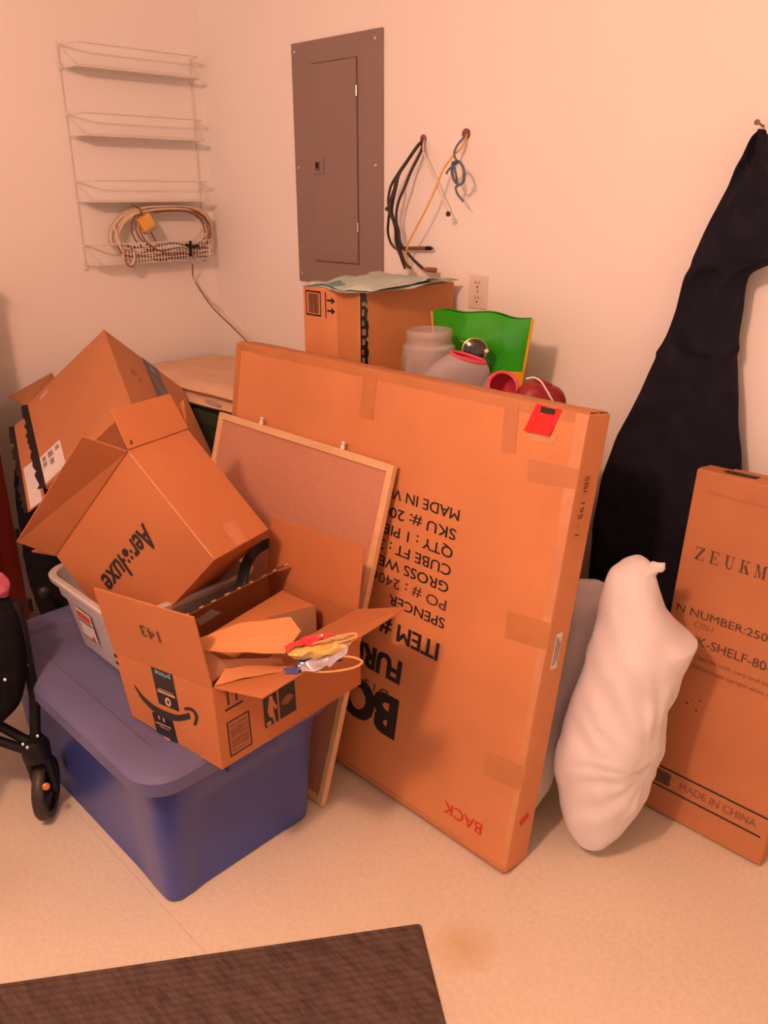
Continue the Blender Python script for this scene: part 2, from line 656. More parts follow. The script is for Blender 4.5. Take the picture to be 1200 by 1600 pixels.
# crushed seam strips along the top and bottom edges
mb = MB()
tp = Vector((BX0 + 0.004, FB.y, FB.z)) + lean * (H + 0.0005)
tq = Vector((BX1 - 0.004, FB.y, FB.z)) + lean * (H + 0.0005)
nseg = 40
for s, w0, w1 in ((0, 0.008, 0.038), (1, 0.044, 0.080)):
    g = []
    for i in range(nseg + 1):
        a = tp.lerp(tq, i / nseg)
        h0 = 0.0025 + 0.002 * noise.noise(Vector((i * 0.6, s * 9, 0)))
        g.append([a - bn * w0, a - bn * (w0 + 0.002) + lean * h0, a - bn * (w1 - 0.002) + lean * h0, a - bn * w1])
    mb.grid(g)
mb.build('top_flap', M_CARD2, root)
mb = MB()
bp_ = Vector((BX0 + 0.3, FB.y, FB.z)) + bn * 0.001
g = []
for i in range(31):
    a = bp_.lerp(Vector((BX1 - 0.006, FB.y, FB.z)) + bn * 0.001, i / 30)
    k = 0.003 * math.sin(math.pi * i / 30) + 0.0012 * noise.noise(Vector((i * 0.9, 3, 1)))
    g.append([a - lean * 0.004, a + bn * (k + 0.002) + lean * 0.004, a + bn * k * 0.5 + lean * 0.011, a + lean * 0.013 - bn * 0.001])
mb.grid(g)
mb.build('bottom_edge_fold', M_CARD2, root)


def big_strip(name, pts, m, lift):
    mb = MB()
    mb.poly([big(x, z) + bn * lift for x, z in pts], 0.0006, bn)
    return mb.build(name, m, root)


for pts in ([(1.427, 1.083), (1.474, 1.083), (1.478, 0.965), (1.427, 0.961)],
            [(1.867, 1.083), (1.904, 1.083), (1.915, 0.972), (1.878, 0.968)],
            [(1.952, 0.968), (2.073, 0.972), (2.073, 0.932), (1.955, 0.922)],
            [(1.963, 0.627), (2.073, 0.638), (2.073, 0.578), (1.966, 0.565)],
            [(1.970, 0.280), (2.073, 0.292), (2.073, 0.232), (1.970, 0.221)]):
    big_strip('packing_tape', pts, M_PTAPE, 0.0006)
big_strip('clear_tape', [(2.045, 1.082), (2.0745, 1.082), (2.0745, 0.03), (2.060, 0.03)], M_CTAPE, 0.0003)
big_strip('edge_tape', [(0.884, 1.0835), (2.05, 1.0835), (2.05, 1.062), (0.884, 1.064)], M_PTAPE, 0.0002)
big_strip('edge_tape', [(0.882, 1.082), (0.906, 1.082), (0.900, 0.3), (0.882, 0.3)], M_PTAPE, 0.0004)
tp_, uu, vv = big, Vector((-1, 0, 0)), -lean
for s, x, z, cap, w, m, b in (
        ('MADE IN VIETNAM', 1.790, 0.812, 0.026, 0.365, M_INK, 0.014),
        ('SKU #: 2000618', 1.788, 0.7645, 0.026, 0.345, M_INK, 0.014),
        ('QTY : 1 PIECE', 1.787, 0.719, 0.026, 0.285, M_INK, 0.014),
        ('CUBE FT : 3.6', 1.789, 0.6765, 0.026, 0.275, M_INK, 0.014),
        ('GROSS WEIGHT', 1.789, 0.634, 0.026, 0.345, M_INK, 0.014),
        ('PO # : 24062', 1.790, 0.590, 0.026, 0.28, M_INK_F, 0.014),
        ('SPENCER', 1.793, 0.545, 0.026, 0.185, M_INK, 0.014),
        ('ITEM #', 1.786, 0.478, 0.044, 0.20, M_INK, 0.03)):
    write('lettering', s, cap, big(x, z), uu, vv, m, root, width=w, bold=b)
write('lettering', 'FURNITURE', 0.060, big(1.676, 0.384), uu, vv, M_INK, root, width=0.40, bold=0.045)
write('lettering', 'D I S C O U N T', 0.022, big(1.645, 0.290), uu, vv, M_INK_F, root, width=0.32, bold=0.02)
write('lettering', 'BOB', 0.105, big(1.678, 0.277), uu, vv, M_INK, root, width=0.285, bold=0.055)
write('lettering', 'BACK', 0.030, big(1.992, 0.097), uu, vv, M_INK_R, root, width=0.118, bold=0.012)
# small factory stamp and sticker on the narrow right side
su, sv = -lean, -bn
write('side_stamp', 'SBI: 195 - 1', 0.016, Vector((BX1, FB.y, FB.z)) + lean * 0.955 - bn * 0.030, su, Vector(sv), M_INK_F,
      root, width=0.13)
mb = MB()
o = Vector((BX1 + 0.0006, FB.y, FB.z))
mb.poly([o + lean * a - bn * b for a, b in ((0.60, 0.030), (0.60, 0.055), (0.515, 0.055), (0.515, 0.030))], 0.0006, Vector((1, 0, 0)))
st = mb.build('side_sticker', M_STICK, root)
mark('sticker_print', [rect(0.008, 0.004, 0.076, 0.008), rect(0.008, 0.011, 0.076, 0.013), rect(0.02, 0.016, 0.07, 0.021)],
     o + lean * 0.60 - bn * 0.030, -lean, -bn, M_STICKT, st, lift=0.0014)
mb = MB()
mb.poly([o + lean * a - bn * b for a, b in ((0.13, 0.02), (0.145, 0.05), (0.13, 0.06), (0.115, 0.03))], 0.0005, Vector((1, 0, 0)))
mb.build('red_smear', M_INK_R, root)
# red tag hanging over the top edge
tx0, tx1 = 1.948, 2.012
g = []
for i in range(7):
    z = 1.084 - i * 0.0098
    k = 0.001 + 0.006 * (i / 6) ** 1.5
    g.append([big(tx0 - 0.003 * i + (tx1 - tx0) * j / 6, z) + bn * (k + 0.0015 * math.sin(j * 1.3 + i)) for j in range(7)])
tm = MB().grid(g)
gt = [[p_ - bn * 0.0008 for p_ in r_] for r_ in g]
tm.grid(gt, flip=True)
rt = tm.build('red_tag', M_REDT, root, fix=False)
rt['label'] = 'bright red tag hanging over the top edge'
mark('tag_mark', [rect(0, 0, 0.034, -0.012)], big(1.963, 1.082) + bn * 0.006, Vector((1, 0, 0)), lean, M_INK, rt, lift=0.0)
mb = MB()
mb.poly([big(x, z) + bn * 0.0006 for x, z in ((1.935, 1.03), (2.012, 1.03), (2.004, 1.010), (1.945, 1.006))], 0.0005, bn)
mb.build('tag_tape', M_CTAPE, root)

# ================================================================== CORK BOARD
CX0, CX1 = 0.858, 1.592
cb0 = Vector((0, -0.872, 0.004))
ctop = Vector((0, -0.606, 0.880))
cl = (ctop - cb0).normalized()
cn = Vector((1, 0, 0)).cross(cl).normalized()
if cn.y > 0:
    cn = -cn
CH = (ctop - cb0).length
cth = 0.018
root = thing('cork_board', 'cork board in a pale wood frame leaning on the wide furniture carton', 'board', (1.225, -0.75, 0))


def cpt(x, s, d=0.0):
    return Vector((x, 0, 0)) + Vector((0, cb0.y, cb0.z)) + cl * s + cn * d


def cbar(x0, x1, s0, s1, d0, d1):
    return MB().hexa([cpt(x0, s0, d0), cpt(x1, s0, d0), cpt(x1, s0, d1), cpt(x0, s0, d1),
                      cpt(x0, s1, d0), cpt(x1, s1, d0), cpt(x1, s1, d1), cpt(x0, s1, d1)])


fw = 0.020
cbar(CX0, CX0 + fw, 0, CH, -cth, 0).build('frame_rail', M_WOOD, root, bevel=0.002)
cbar(CX1 - fw, CX1, 0, CH, -cth, 0).build('frame_rail', M_WOOD, root, bevel=0.002)
cbar(CX0 + fw, CX1 - fw, CH - fw, CH, -cth, 0).build('frame_rail', M_WOOD, root, bevel=0.002)
cbar(CX0 + fw, CX1 - fw, 0, fw, -cth, 0).build('frame_rail', M_WOOD, root, bevel=0.002)
cbar(CX0 + fw, CX1 - fw, fw, CH - fw, -cth + 0.003, -0.006).build('cork_sheet', M_CORK, root)
for xx in (1.055, 1.40):
    mb = MB()
    mb.lathe([(0.006, 0), (0.006, 0.008), (0.0035, 0.012), (0.006, 0.018), (0.005, 0.021)], cpt(xx, CH, -0.008), cl, 12)
    mb.build('push_pin', M_WHITE, root, smooth=True)

# ================================================================== BLUE TOTE
root = thing('blue_storage_tote', 'large blue plastic storage tote with lid on the floor at front', 'tote', (1.25, -1.13, 0))
tcx, tcy = 1.235, -1.1125
mb = MB()
rings = []
for z, gx, gy, ins in ((0.0, 0.350, 0.196, 0.0), (0.006, 0.358, 0.204, 0.004), (0.03, 0.362, 0.207, 0.012), (0.25, 0.382, 0.219, 0.012),
                       (0.275, 0.385, 0.222, 0.010), (0.29, 0.387, 0.224, 0.0), (0.355, 0.394, 0.232, 0.0), (0.356, 0.405, 0.242, 0.0),
                       (0.372, 0.406, 0.243, 0.0)):
    rings.append(rrect(tcx, tcy, gx, gy, 0.030 + 0.06 * z, z, inset=ins, side=14))
mb.loft(rings, True, True)
mb.build('body', M_BLUE, root, smooth=35)
mb = MB()
lr = []
for z, hx, hy, r in ((0.362, 0.420, 0.254, 0.075), (0.360, 0.428, 0.262, 0.08), (0.392, 0.428, 0.262, 0.08), (0.404, 0.420, 0.254, 0.075),
                     (0.408, 0.410, 0.244, 0.07), (0.408, 0.345, 0.186, 0.03), (0.400, 0.338, 0.180, 0.028), (0.4005, 0.30, 0.14, 0.02)):
    lr.append(rrect(tcx, tcy, hx, hy, r, z, n=8, side=6))
mb.loft(lr, True, True)
lid = mb.build('lid', M_LID, root, smooth=30)
for sx in (-1, 1):
    mb = MB()
    mb.box((tcx + sx * 0.41 - 0.012, tcy - 0.07, 0.330), (tcx + sx * 0.41 + 0.012, tcy + 0.07, 0.358))
    mb.build('grip', M_BLUE, root, bevel=0.005)
LIDZ = 0.408

# ================================================================== GRAY BIN
root = thing('gray_bin', 'light gray plastic bin standing on the blue tote lid', 'bin', (1.18, -1.06, LIDZ))
gx, gy = 1.180, -1.055
mb = MB()
rr = []
for z, hx, hy, r in ((LIDZ + 0.001, 0.140, 0.142, 0.04), (LIDZ + 0.006, 0.148, 0.150, 0.045), (0.56, 0.170, 0.174, 0.05), (0.562, 0.178, 0.182, 0.055),
                     (0.598, 0.183, 0.187, 0.055), (0.600, 0.194, 0.198, 0.06), (0.612, 0.196, 0.200, 0.06), (0.617, 0.192, 0.196, 0.058),
                     (0.615, 0.180, 0.184, 0.055), (0.56, 0.168, 0.170, 0.05), (LIDZ + 0.012, 0.144, 0.146, 0.043), (LIDZ + 0.009, 0.12, 0.12, 0.04)):
    rr.append(rrect(gx, gy, hx, hy, r, z, n=8, side=6))
mb.loft(rr, True, True)
mb.build('body', M_GRAYP, root, smooth=35)
# sticker on the front face
f0 = Vector((1.113, gy - 0.1625, 0.468))
fv = unit((0, -0.024, 0.154))
mb = MB()
fo = Vector((0, -0.003, 0))
mb.poly([f0 + fo, f0 + fo + Vector((0.075, 0, 0)), f0 + fo + Vector((0.075, 0, 0)) + fv * 0.085, f0 + fo + fv * 0.085], 0.0008, Vector((0, -1, 0)))
st = mb.build('sticker', M_STICK, root)
mark('sticker_print', [rect(0.004, 0.060, 0.07, 0.080)], f0 + fo, (1, 0, 0), fv, M_STICKR, st, lift=0.0016)
mark('sticker_print', [rect(0.0, 0.050, 0.075, 0.055), rect(0.0, 0.003, 0.075, 0.006)], f0 + fo, (1, 0, 0), fv, M_INK, st, lift=0.0016)
mark('sticker_print', [[(0.045, 0.007), (0.07, 0.007), (0.062, 0.022)]], f0 + fo, (1, 0, 0), fv, M_STICKR, st, lift=0.0016)
# black carrying handle at the far right corner
hp = [at_depth(376, 915, 1.90), at_depth(383, 888, 1.91), at_depth(391, 870, 1.93), at_depth(404, 857, 1.97), at_depth(422, 848, 2.03), at_depth(440, 850, 2.08)]
hc = smooth_path(hp, 6)
mb = MB()
rings = []
for i, pnt in enumerate(hc):
    a = hc[max(i - 1, 0)]
    b = hc[min(i + 1, len(hc) - 1)]
    t = (b - a).normalized()
    w = t.cross(FWD).normalized()
    rings.append([pnt + w * 0.012 + FWD * 0.008, pnt + w * 0.012 - FWD * 0.008, pnt - w * 0.012 - FWD * 0.008, pnt - w * 0.012 + FWD * 0.008])
mb.loft(rings)
mb.build('handle', M_BLACK, root, bevel=0.003)

# ================================================================== OPEN CARTON IN THE BIN (word along the front)
K = 1.77 / 1.8
A = CAM + (Vector((1.271, -1.127, 0.964)) - CAM) * K
e1, e2, e3 = Vector((0.221, 0.061, -0.217)) * K, Vector((-0.297, -0.080, -0.326)) * K, Vector((-0.051, 0.188, 0.001)) * K
root = thing('tilted_carton', 'open brown carton with a slanted black word, tipped on its corner in the gray bin', 'box',
             A + e1 + e2 + e3 * 0.5)
T = 0.004
mb = MB()
n3 = e3.normalized()
n1 = e1.normalized()
n2 = e2.normalized()
mb.panel(A, A + e2, A + e2 + e1, A + e1, T)                                         # lettered side
mb.panel(A + e3, A + e1 + e3, A + e1 + e2 + e3, A + e2 + e3, T)
mb.panel(A, A + e1, A + e1 + e3, A + e3, T)
mb.panel(A + e2, A + e2 + e3, A + e1 + e2 + e3, A + e1 + e2, T)
mb.panel(A + e1, A + e1 + e2, A + e1 + e2 + e3, A + e1 + e3, T)
mb.build('body', M_CARD3, root, bevel=0.001)
D, B = A + e2, A + e3
fl1 = [A, D, reach(26, 845, D, 0.095), reach(128, 680, A, 0.105)]
mb = MB().panel(*fl1, T)
mb.build('flap', M_CARD3, root, bevel=0.001)
fl2 = [A, B, reach(264, 616, B, 0.093, False), reach(172, 641, A, 0.098, False)]
MB().panel(*reversed(fl2), T).build('flap', M_CARD3, root, bevel=0.001)
o1 = -n1 * 0.075 + n3 * 0.055
MB().panel(B, D + e3, D + e3 + o1, B + o1, T).build('flap', M_CARD3, root, bevel=0.001)
o1 = -n1 * 0.06 + n2 * 0.07
MB().panel(D, D + e3, D + e3 + o1, D + o1, T).build('flap', M_CARD3, root, bevel=0.001)
# torn corner piece and pale scuffed edges
mb = MB().panel(A - n1 * 0.002, A - n1 * 0.018 + n3 * 0.004, A - n1 * 0.016 + n3 * 0.022 - n2 * 0.006, A + n3 * 0.016, 0.003)
mb.build('torn_tape', M_INK_F, root)
fn = e2.cross(e1).normalized()
if fn.dot(CAM - A) < 0:
    fn = -fn
mb = MB()
mb.tube([A + e1 * t + fn * 0.0005 for t in (0.02, 0.5, 0.98)], 0.0012, 6)
mb.build('scuffed_edge', M_PALE, root)
# the word: reads along e2 with its tops towards e1
W0 = on_plane(223, 817, A, fn)
W1 = on_plane(157, 903, A, fn)
wu = unit(W1 - W0)
wv = wu.cross(fn)
if wv.dot(n1) < 0:
    wv = -wv
WL = (W1 - W0).length
lift = 0.0012 if wu.cross(wv).dot(fn) > 0 else -0.0012
cap_ = WL * 0.235
write('lettering', 'Aer', cap_, W0, wu, wv, M_INK, root, width=WL * 0.36, bold=0.02, shear=0.12, lift=lift)
pc = WL * 0.455
ps = WL * 0.05
pw = [disc(pc, ps * 0.9, ps * 0.95, ps * 0.85, 14)]
for ang in (25, 68, 112, 155):
    pw.append(disc(pc + ps * 1.75 * math.cos(math.radians(ang)), ps * 0.9 + ps * 1.75 * math.sin(math.radians(ang)), ps * 0.38, ps * 0.45, 10))
for pl in pw:
    mark('paw_mark', [pl], W0, wu, wv, M_INK, root, lift=lift)
write('lettering', 'luxe', cap_, W0 + wu * (WL * 0.55), wu, wv, M_INK, root, width=WL * 0.45, bold=0.02, shear=0.12, lift=lift)
# clear tape end on the upper right side
q0 = A + e1 * 0.80 + e3 * 0.40
tn = e1.cross(e3).normalized()
if tn.dot(CAM - A) < 0:
    tn = -tn
mb = MB().poly([q0 + tn * 0.0004, q0 + e1 * 0.19 + tn * 0.0004, q0 + e1 * 0.19 + n3 * 0.04 + tn * 0.0004, q0 + n3 * 0.04 + tn * 0.0004], 0.0006, tn)
mb.build('clear_tape', mat('clear_tape_on_kraft', (0.475, 0.182, 0.072), 0.15, 0.05, 30, 0.1, 60, spec=0.6), root)

# ================================================================== OPEN SHIPPING BOX ON THE TOTE
NB, LB, RB, FBk = Vector((1.717, -1.233, LIDZ + 0.001)), Vector((1.42, -1.270, LIDZ + 0.001)), Vector((1.695, -0.82, LIDZ + 0.001)), Vector((1.40, -0.85, LIDZ + 0.001))
N_, L_, R_, F_ = Vector((1.712, -1.236, 0.597)), Vector((1.388, -1.276, 0.557)), Vector((1.690, -0.82, 0.603)), Vector((1.390, -0.85, 0.605))
root = thing('open_shipping_box', 'open brown shipping box with a curved black arrow and flaps out on the blue tote', 'box', (1.56, -1.04, LIDZ))
mb = MB()
mb.panel(LB, NB, N_, L_, T)
mb.panel(NB, RB, R_, N_, T)
mb.panel(RB, FBk, F_, R_, T)
mb.panel(FBk, LB, L_, F_, T)
mb.panel(NB, LB, FBk, RB, -T)
body = mb.build('body', [M_CARD3, M_CARD_IN], root, bevel=0.001)
of = Vector((-0.004, -0.024, 0.164))
Nf = at_depth(302, 965, 1.5)
Lf = Nf + (L_ - N_) * 1.0
fl_front = MB().panel(L_, N_, Nf, Lf, T).build('flap', M_CARD3, root, bevel=0.001)
Ff, Rf = F_ + Vector((0.0, 0.022, 0.150)), R_ + Vector((0.0, 0.022, 0.150))
fl_far = MB().panel(R_, F_, Ff, Rf, T).build('flap', M_CARD3, root, bevel=0.001)
Nr, Rr = N_ + Vector((0.150, 0.012, 0.045)), R_ + Vector((0.152, 0.0, 0.062))
fl_right = MB().panel(N_ + Vector((0, 0.004, 0)), R_ - Vector((0, 0.004, 0)), Rr, Nr, T).build('flap', M_CARD3, root, bevel=0.001)
Fl, Ll = F_ + Vector((0.085, -0.006, 0.055)), L_ + Vector((0.085, 0.006, 0.062))
fl_left = MB().panel(F_ - Vector((0, 0.006, 0)), L_ + Vector((0, 0.006, 0)), Ll, Fl, T).build('flap', M_CARD_IN, root, bevel=0.001)
# ragged black tape along that flap's free edge
mb = MB()
ln = (Fl - F_).normalized()
lnrm = (Fl - Ll).cross(ln).normalized()
k = 34
for i in range(k):
    a = Ll.lerp(Fl, 0.05 + 0.95 * i / k)
    b = Ll.lerp(Fl, 0.05 + 0.95 * (i + 1) / k)
    h = 0.004 + 0.005 * random.random()
    mb.panel(a, b, b + ln * h, a + ln * h, 0.0016)
mb.build('torn_tape', M_BTAPE, fl_left)
mb = MB()
for i in range(0, k, 3):
    a = Ll.lerp(Fl, 0.05 + 0.95 * (i + 0.2 * random.random()) / k) + ln * 0.003
    b = a + (Fl - Ll).normalized() * (0.006 + 0.008 * random.random())
    mb.panel(a + lnrm * 0.0012, b + lnrm * 0.0012, b + ln * 0.005 + lnrm * 0.0012, a + ln * 0.005 + lnrm * 0.0012, 0.0030)
mb.build('torn_paper', M_PALE, fl_left)['kind'] = 'stuff'
# sticker on the inside of the left wall
wi = (L_ - F_).cross(FBk - F_).normalized()
if wi.x < 0:
    wi = -wi
wq = [on_plane(x, y, F_ + wi * (T + 0.0012), wi) for x, y in ((306, 968), (330, 952), (346, 957), (312, 978))]
MB().poly(wq, 0.0008, wi).build('inside_sticker', M_STICK, root)
# print on the front face: u along LB->NB, v up
u = unit(NB - LB)
v = unit((L_ - LB) + (N_ - NB))
fn = u.cross(v).normalized()
P0 = LB + (NB - LB) * 0.0


def fp(a, b, h=1.0):
    """point on the bulged front face, a along 0..1, b up 0..1"""
    lo = LB.lerp(NB, a)
    hi = L_.lerp(N_, a)
    return lo.lerp(hi, b)


def face_mark(name, polys, m, parent, fpos, nrm, lift):
    mb = MB()
    for pl in polys:
        mb.poly([fpos(a, b) + nrm * lift for a, b in pl])
    return mb.build(name, m, parent, fix=False)


fpl = lambda x, y: on_plane(x, y, NB, fn)


def px_mark(name, polys, m, parent, lift, P=NB, nrm=fn, t=0.0):
    mb = MB()
    for pl in polys:
        mb.poly([on_plane(x, y, P, nrm) + nrm * lift for x, y in pl], t, nrm)
    return mb.build(name, m, parent, fix=(t > 0))


px_mark('black_tape', [[(235.6, 1041), (269.4, 1054), (280.6, 1112), (248.8, 1099)]], M_BTAPE, root, 0.0003, t=0.0004)
px_mark('black_tape', [[(237.5, 1111), (269.4, 1123), (278.8, 1161), (246, 1144)]], M_BTAPE, root, 0.0003, t=0.0004)
sp_ = smooth_path([V3 for V3 in (Vector((210.3, 1069.7, 0)), Vector((222.5, 1088.5, 0)), Vector((239.4, 1105, 0)), Vector((260, 1116.5, 0)), Vector((278.8, 1121.5, 0)), Vector((297.5, 1118, 0)))], 4)
pts2 = [(p_.x, p_.y) for p_ in sp_]
kk = len(pts2)
px_mark('printed_arrow', ribbon(pts2, [1.2 + 8.6 * min(1, i / (kk * 0.55)) ** 0.8 for i in range(kk)]), M_INK, root, 0.0011)
sp_ = smooth_path([Vector(q_ + (0,)) for q_ in ((288.5, 1107.5), (296, 1107), (303, 1110.5), (307.5, 1119), (306.5, 1127), (304.5, 1133))], 4)
px_mark('printed_arrow', ribbon([(p_.x, p_.y) for p_ in sp_], [4.6] * len(sp_)), M_INK, root, 0.0011)
pu, pv = unit(fpl(243, 1053) - fpl(269, 1064)), unit(fpl(270, 1066) - fpl(267, 1053))
write('tape_print', 'prime', (fpl(268, 1064) - fpl(266.5, 1056)).length, fpl(266.4, 1055.5), pu, fn.cross(pu), M_PRIME, root,
      width=(fpl(244, 1047) - fpl(268, 1057)).length, bold=0.02, lift=0.0016)
px_mark('tape_print', [[(248, 1074), (272, 1084), (272.3, 1085.2), (248.3, 1075.3)]], M_PALE, root, 0.0016)
px_mark('tape_print', [[(246.5, 1076), (274, 1087.6), (274.6, 1091), (247.2, 1079.5)]], M_PALE, root, 0.0016)
ro = [(263.5 + 4.6 * math.cos(a) + 1.2 * math.sin(a), 1096.5 + 7.0 * math.sin(a) + 1.0 * math.cos(a)) for a in [2 * math.pi * i / 24 for i in range(24)]]
ri = [(263.5 + 1.9 * math.cos(a) + 0.5 * math.sin(a), 1096.5 + 2.8 * math.sin(a) + 0.5 * math.cos(a)) for a in [2 * math.pi * i / 24 for i in range(24)]]
px_mark('tape_print', [[ro[i], ro[(i + 1) % 24], ri[(i + 1) % 24], ri[i]] for i in range(24)], M_PALE, root, 0.0016)
for pl in ([(247.5, 1117), (250, 1118), (251.5, 1123.5), (249, 1122.5)], [(255, 1121), (257.5, 1122), (259, 1128), (256.5, 1127)],
           [(244, 1126.5), (268, 1136.5), (268.6, 1138.6), (244.6, 1128.6)], [(250, 1133), (266, 1140), (266.4, 1141.4), (250.4, 1134.4)],
           [(256.5, 1149.5), (266, 1153.5), (267.5, 1157.5), (258, 1154)]):
    px_mark('tape_print', [pl], M_PALE, root, 0.0016)
for pl in ([(178, 1021), (183, 1023), (184.5, 1028), (179.5, 1026)], [(181, 1032), (185.5, 1034), (186.8, 1039), (182.5, 1037)]):
    px_mark('tape_print', [pl], M_INK, root, 0.0011)
# number on the upright flap (upside down)
ffn = (N_ - L_).cross(Nf - N_).normalized()
n0 = on_plane(249, 1004.5, N_, ffn)
nu_ = unit(on_plane(219.5, 992.5, N_, ffn) - n0)
nv_ = ffn.cross(nu_)
write('printed_number', '143', 0.0265, on_plane(247, 987, N_, ffn), nu_, nv_, M_INK_F, fl_front, width=(on_plane(219.5, 992.5, N_, ffn) - n0).length, bold=0.012,
      lift=0.0010 if nu_.cross(nv_).dot(ffn) > 0 else -0.0010)


# print on the right face: a along NB->RB, b up
def rp_(a, b):
    return NB.lerp(RB, a).lerp(N_.lerp(R_, a), b)


rn = (RB - NB).cross(N_ - NB).normalized()
LBL = (0.055, 0.075, 0.195, 0.52)


def frame_rect(a0, b0, a1, b1, wa, wb):
    return [rect(a0, b0, a1, b0 + wb), rect(a0, b1 - wb, a1, b1), rect(a0, b0, a0 + wa, b1), rect(a1 - wa, b0, a1, b1)]


bars = [rect(0.072, 0.12 + i * 0.045, 0.180, 0.12 + i * 0.045 + 0.02 + 0.012 * (i % 3)) for i in range(8)]
face_mark('printed_label', frame_rect(*LBL, 0.008, 0.018), M_INK, root, rp_, rn, 0.0010)
face_mark('printed_label', bars, M_INK_P, root, rp_, rn, 0.0010)
face_mark('printed_badge', [rect(0.285, 0.17, 0.375, 0.56)], M_INK, root, rp_, rn, 0.0010)
face_mark('printed_badge', [rect(0.388, 0.17, 0.50, 0.57)], M_INK, root, rp_, rn, 0.0010)
fig = [[(0.325, 0.54), (0.345, 0.54), (0.350, 0.47), (0.372, 0.36), (0.362, 0.33), (0.345, 0.40), (0.347, 0.33), (0.352, 0.25), (0.355, 0.17),
        (0.345, 0.17), (0.338, 0.25), (0.315, 0.29), (0.308, 0.37), (0.318, 0.46)], disc(0.310, 0.205, 0.018, 0.032, 10)]
face_mark('printed_badge', fig, M_CARD2, root, rp_, rn, 0.0013)
eye = [(0.398 + 0.09 * i / 8, 0.36 + 0.02 * i / 8 + 0.07 * math.sin(math.pi * i / 8)) for i in range(9)]
eye += [(0.398 + 0.09 * (8 - i) / 8, 0.36 + 0.02 * (8 - i) / 8 - 0.05 * math.sin(math.pi * i / 8)) for i in range(1, 8)]
face_mark('printed_badge', [eye], M_INK_P, root, rp_, rn, 0.0013)
face_mark('printed_arrows', [rect(0.055, 0.66, 0.165, 0.685), rect(0.075, 0.72, 0.085, 0.95), [(0.062, 0.90), (0.098, 0.90), (0.080, 0.985)],
                             rect(0.125, 0.72, 0.135, 0.95), [(0.112, 0.90), (0.148, 0.90), (0.130, 0.985)]], M_INK, root, rp_, rn, 0.0010)
write('lettering', 'YO', 0.040, rp_(0.245, 0.70), unit(RB - NB), unit(N_ - NB), M_INK, root, width=0.075, bold=0.04, lift=0.0010)

# ---- what is in the shipping box
CZ = 0.52
ib = thing('small_inner_carton', 'small plain brown carton with open end inside the open shipping box', 'box', (1.50, -0.99, LIDZ + 0.012))
c = [Vector((1.536, -1.165, LIDZ + 0.008)), Vector((1.650, -1.138, LIDZ + 0.008)), Vector((1.592, -0.866, LIDZ + 0.008)), Vector((1.474, -0.872, LIDZ + 0.008))]
h_ = Vector((0, 0, 0.180))
cm_a, cm_b = c[0].lerp(c[3], 0.60), c[1].lerp(c[2], 0.60)
mb = MB()
mb.panel(c[0], c[1], c[1] + h_, c[0] + h_, 0.003)
mb.panel(c[1], cm_b, cm_b + h_, c[1] + h_, 0.003)
mb.panel(c[2], c[3], c[3] + h_, c[2] + h_, 0.003)
mb.panel(c[3], c[0], c[0] + h_, c[3] + h_, 0.003)
mb.panel(c[3], c[2], c[1], c[0], -0.003)
tb = c[0].lerp(c[1], 0.55) + h_
mb.panel(c[0] + h_, c[1] + h_, cm_b + h_, cm_a + h_, 0.003)
mb.panel(cm_a + h_, cm_a.lerp(cm_b, 0.50) + h_, c[2] + h_, c[3] + h_, 0.003)
mb.build('body', M_CARD3, ib, bevel=0.001)
MB().panel(c[2] + h_ - V3z(0.002), cm_a.lerp(cm_b, 0.5) + h_ - V3z(0.002), cm_a.lerp(cm_b, 0.55) + h_ * 0.25, c[2] + h_ * 0.25, 0.003).build('end_flap', M_CARD_IN, ib)

pb = thing('paper_bag', 'creased brown paper bag with twisted handles lying in the open shipping box', 'bag', (1.64, -1.03, LIDZ + 0.02))


def sheet(name, rows, m, parent, t=0.0012, jit=0.004, sub=5, seed=1, fq=22):
    """creased paper surface through rows of control points"""
    r, cc = len(rows), len(rows[0])
    g = []
    for i in range((r - 1) * sub + 1):
        fi = i / sub
        i0 = min(int(fi), r - 2)
        a = fi - i0
        line = []
        for j in range((cc - 1) * sub + 1):
            fj = j / sub
            j0 = min(int(fj), cc - 2)
            b = fj - j0
            p_ = (rows[i0][j0] * (1 - a) + rows[i0 + 1][j0] * a) * (1 - b) + (rows[i0][j0 + 1] * (1 - a) + rows[i0 + 1][j0 + 1] * a) * b
            p_ = p_ + noise.noise_vector(p_ * fq + Vector((seed * 7, 0, 0))) * jit
            line.append(p_)
        g.append(line)
    mb = MB()
    mb.grid(g)
    o = mb.build(name, m, parent, fix=False)
    s = o.modifiers.new('thickness', 'SOLIDIFY')
    s.thickness = t
    return o


sheet('bag_panel', [[at_depth(300, 1000, 1.60), at_depth(375, 975, 1.62), at_depth(455, 965, 1.60)],
                    [at_depth(312, 1015, 1.57), at_depth(385, 998, 1.575), at_depth(470, 985, 1.555)],
                    [at_depth(345, 1020, 1.55), at_depth(400, 1020, 1.545), at_depth(445, 1022, 1.525)]], M_KRAFT, pb, jit=0.003, seed=2)
sheet('bag_panel', [[at_depth(335, 1072, 1.575), at_depth(380, 1058, 1.57), at_depth(440, 1050, 1.56)],
                    [at_depth(350, 1045, 1.60), at_depth(400, 1040, 1.60), at_depth(450, 1038, 1.59)]], M_KRAFT, pb, jit=0.003, seed=3)
sheet('bag_gusset', [[at_depth(316, 1012, 1.572), at_depth(345, 1030, 1.60), at_depth(440, 1028, 1.58)],
                     [at_depth(330, 1068, 1.585), at_depth(356, 1044, 1.61), at_depth(446, 1044, 1.60)]], M_CARD_IN, pb, jit=0.002, seed=4)
hp = smooth_path([at_depth(470, 1012, 1.535), at_depth(510, 1000, 1.50), at_depth(550, 990, 1.49), at_depth(556, 995, 1.49), at_depth(530, 1004, 1.50),
                  at_depth(480, 1018, 1.53)], 6)
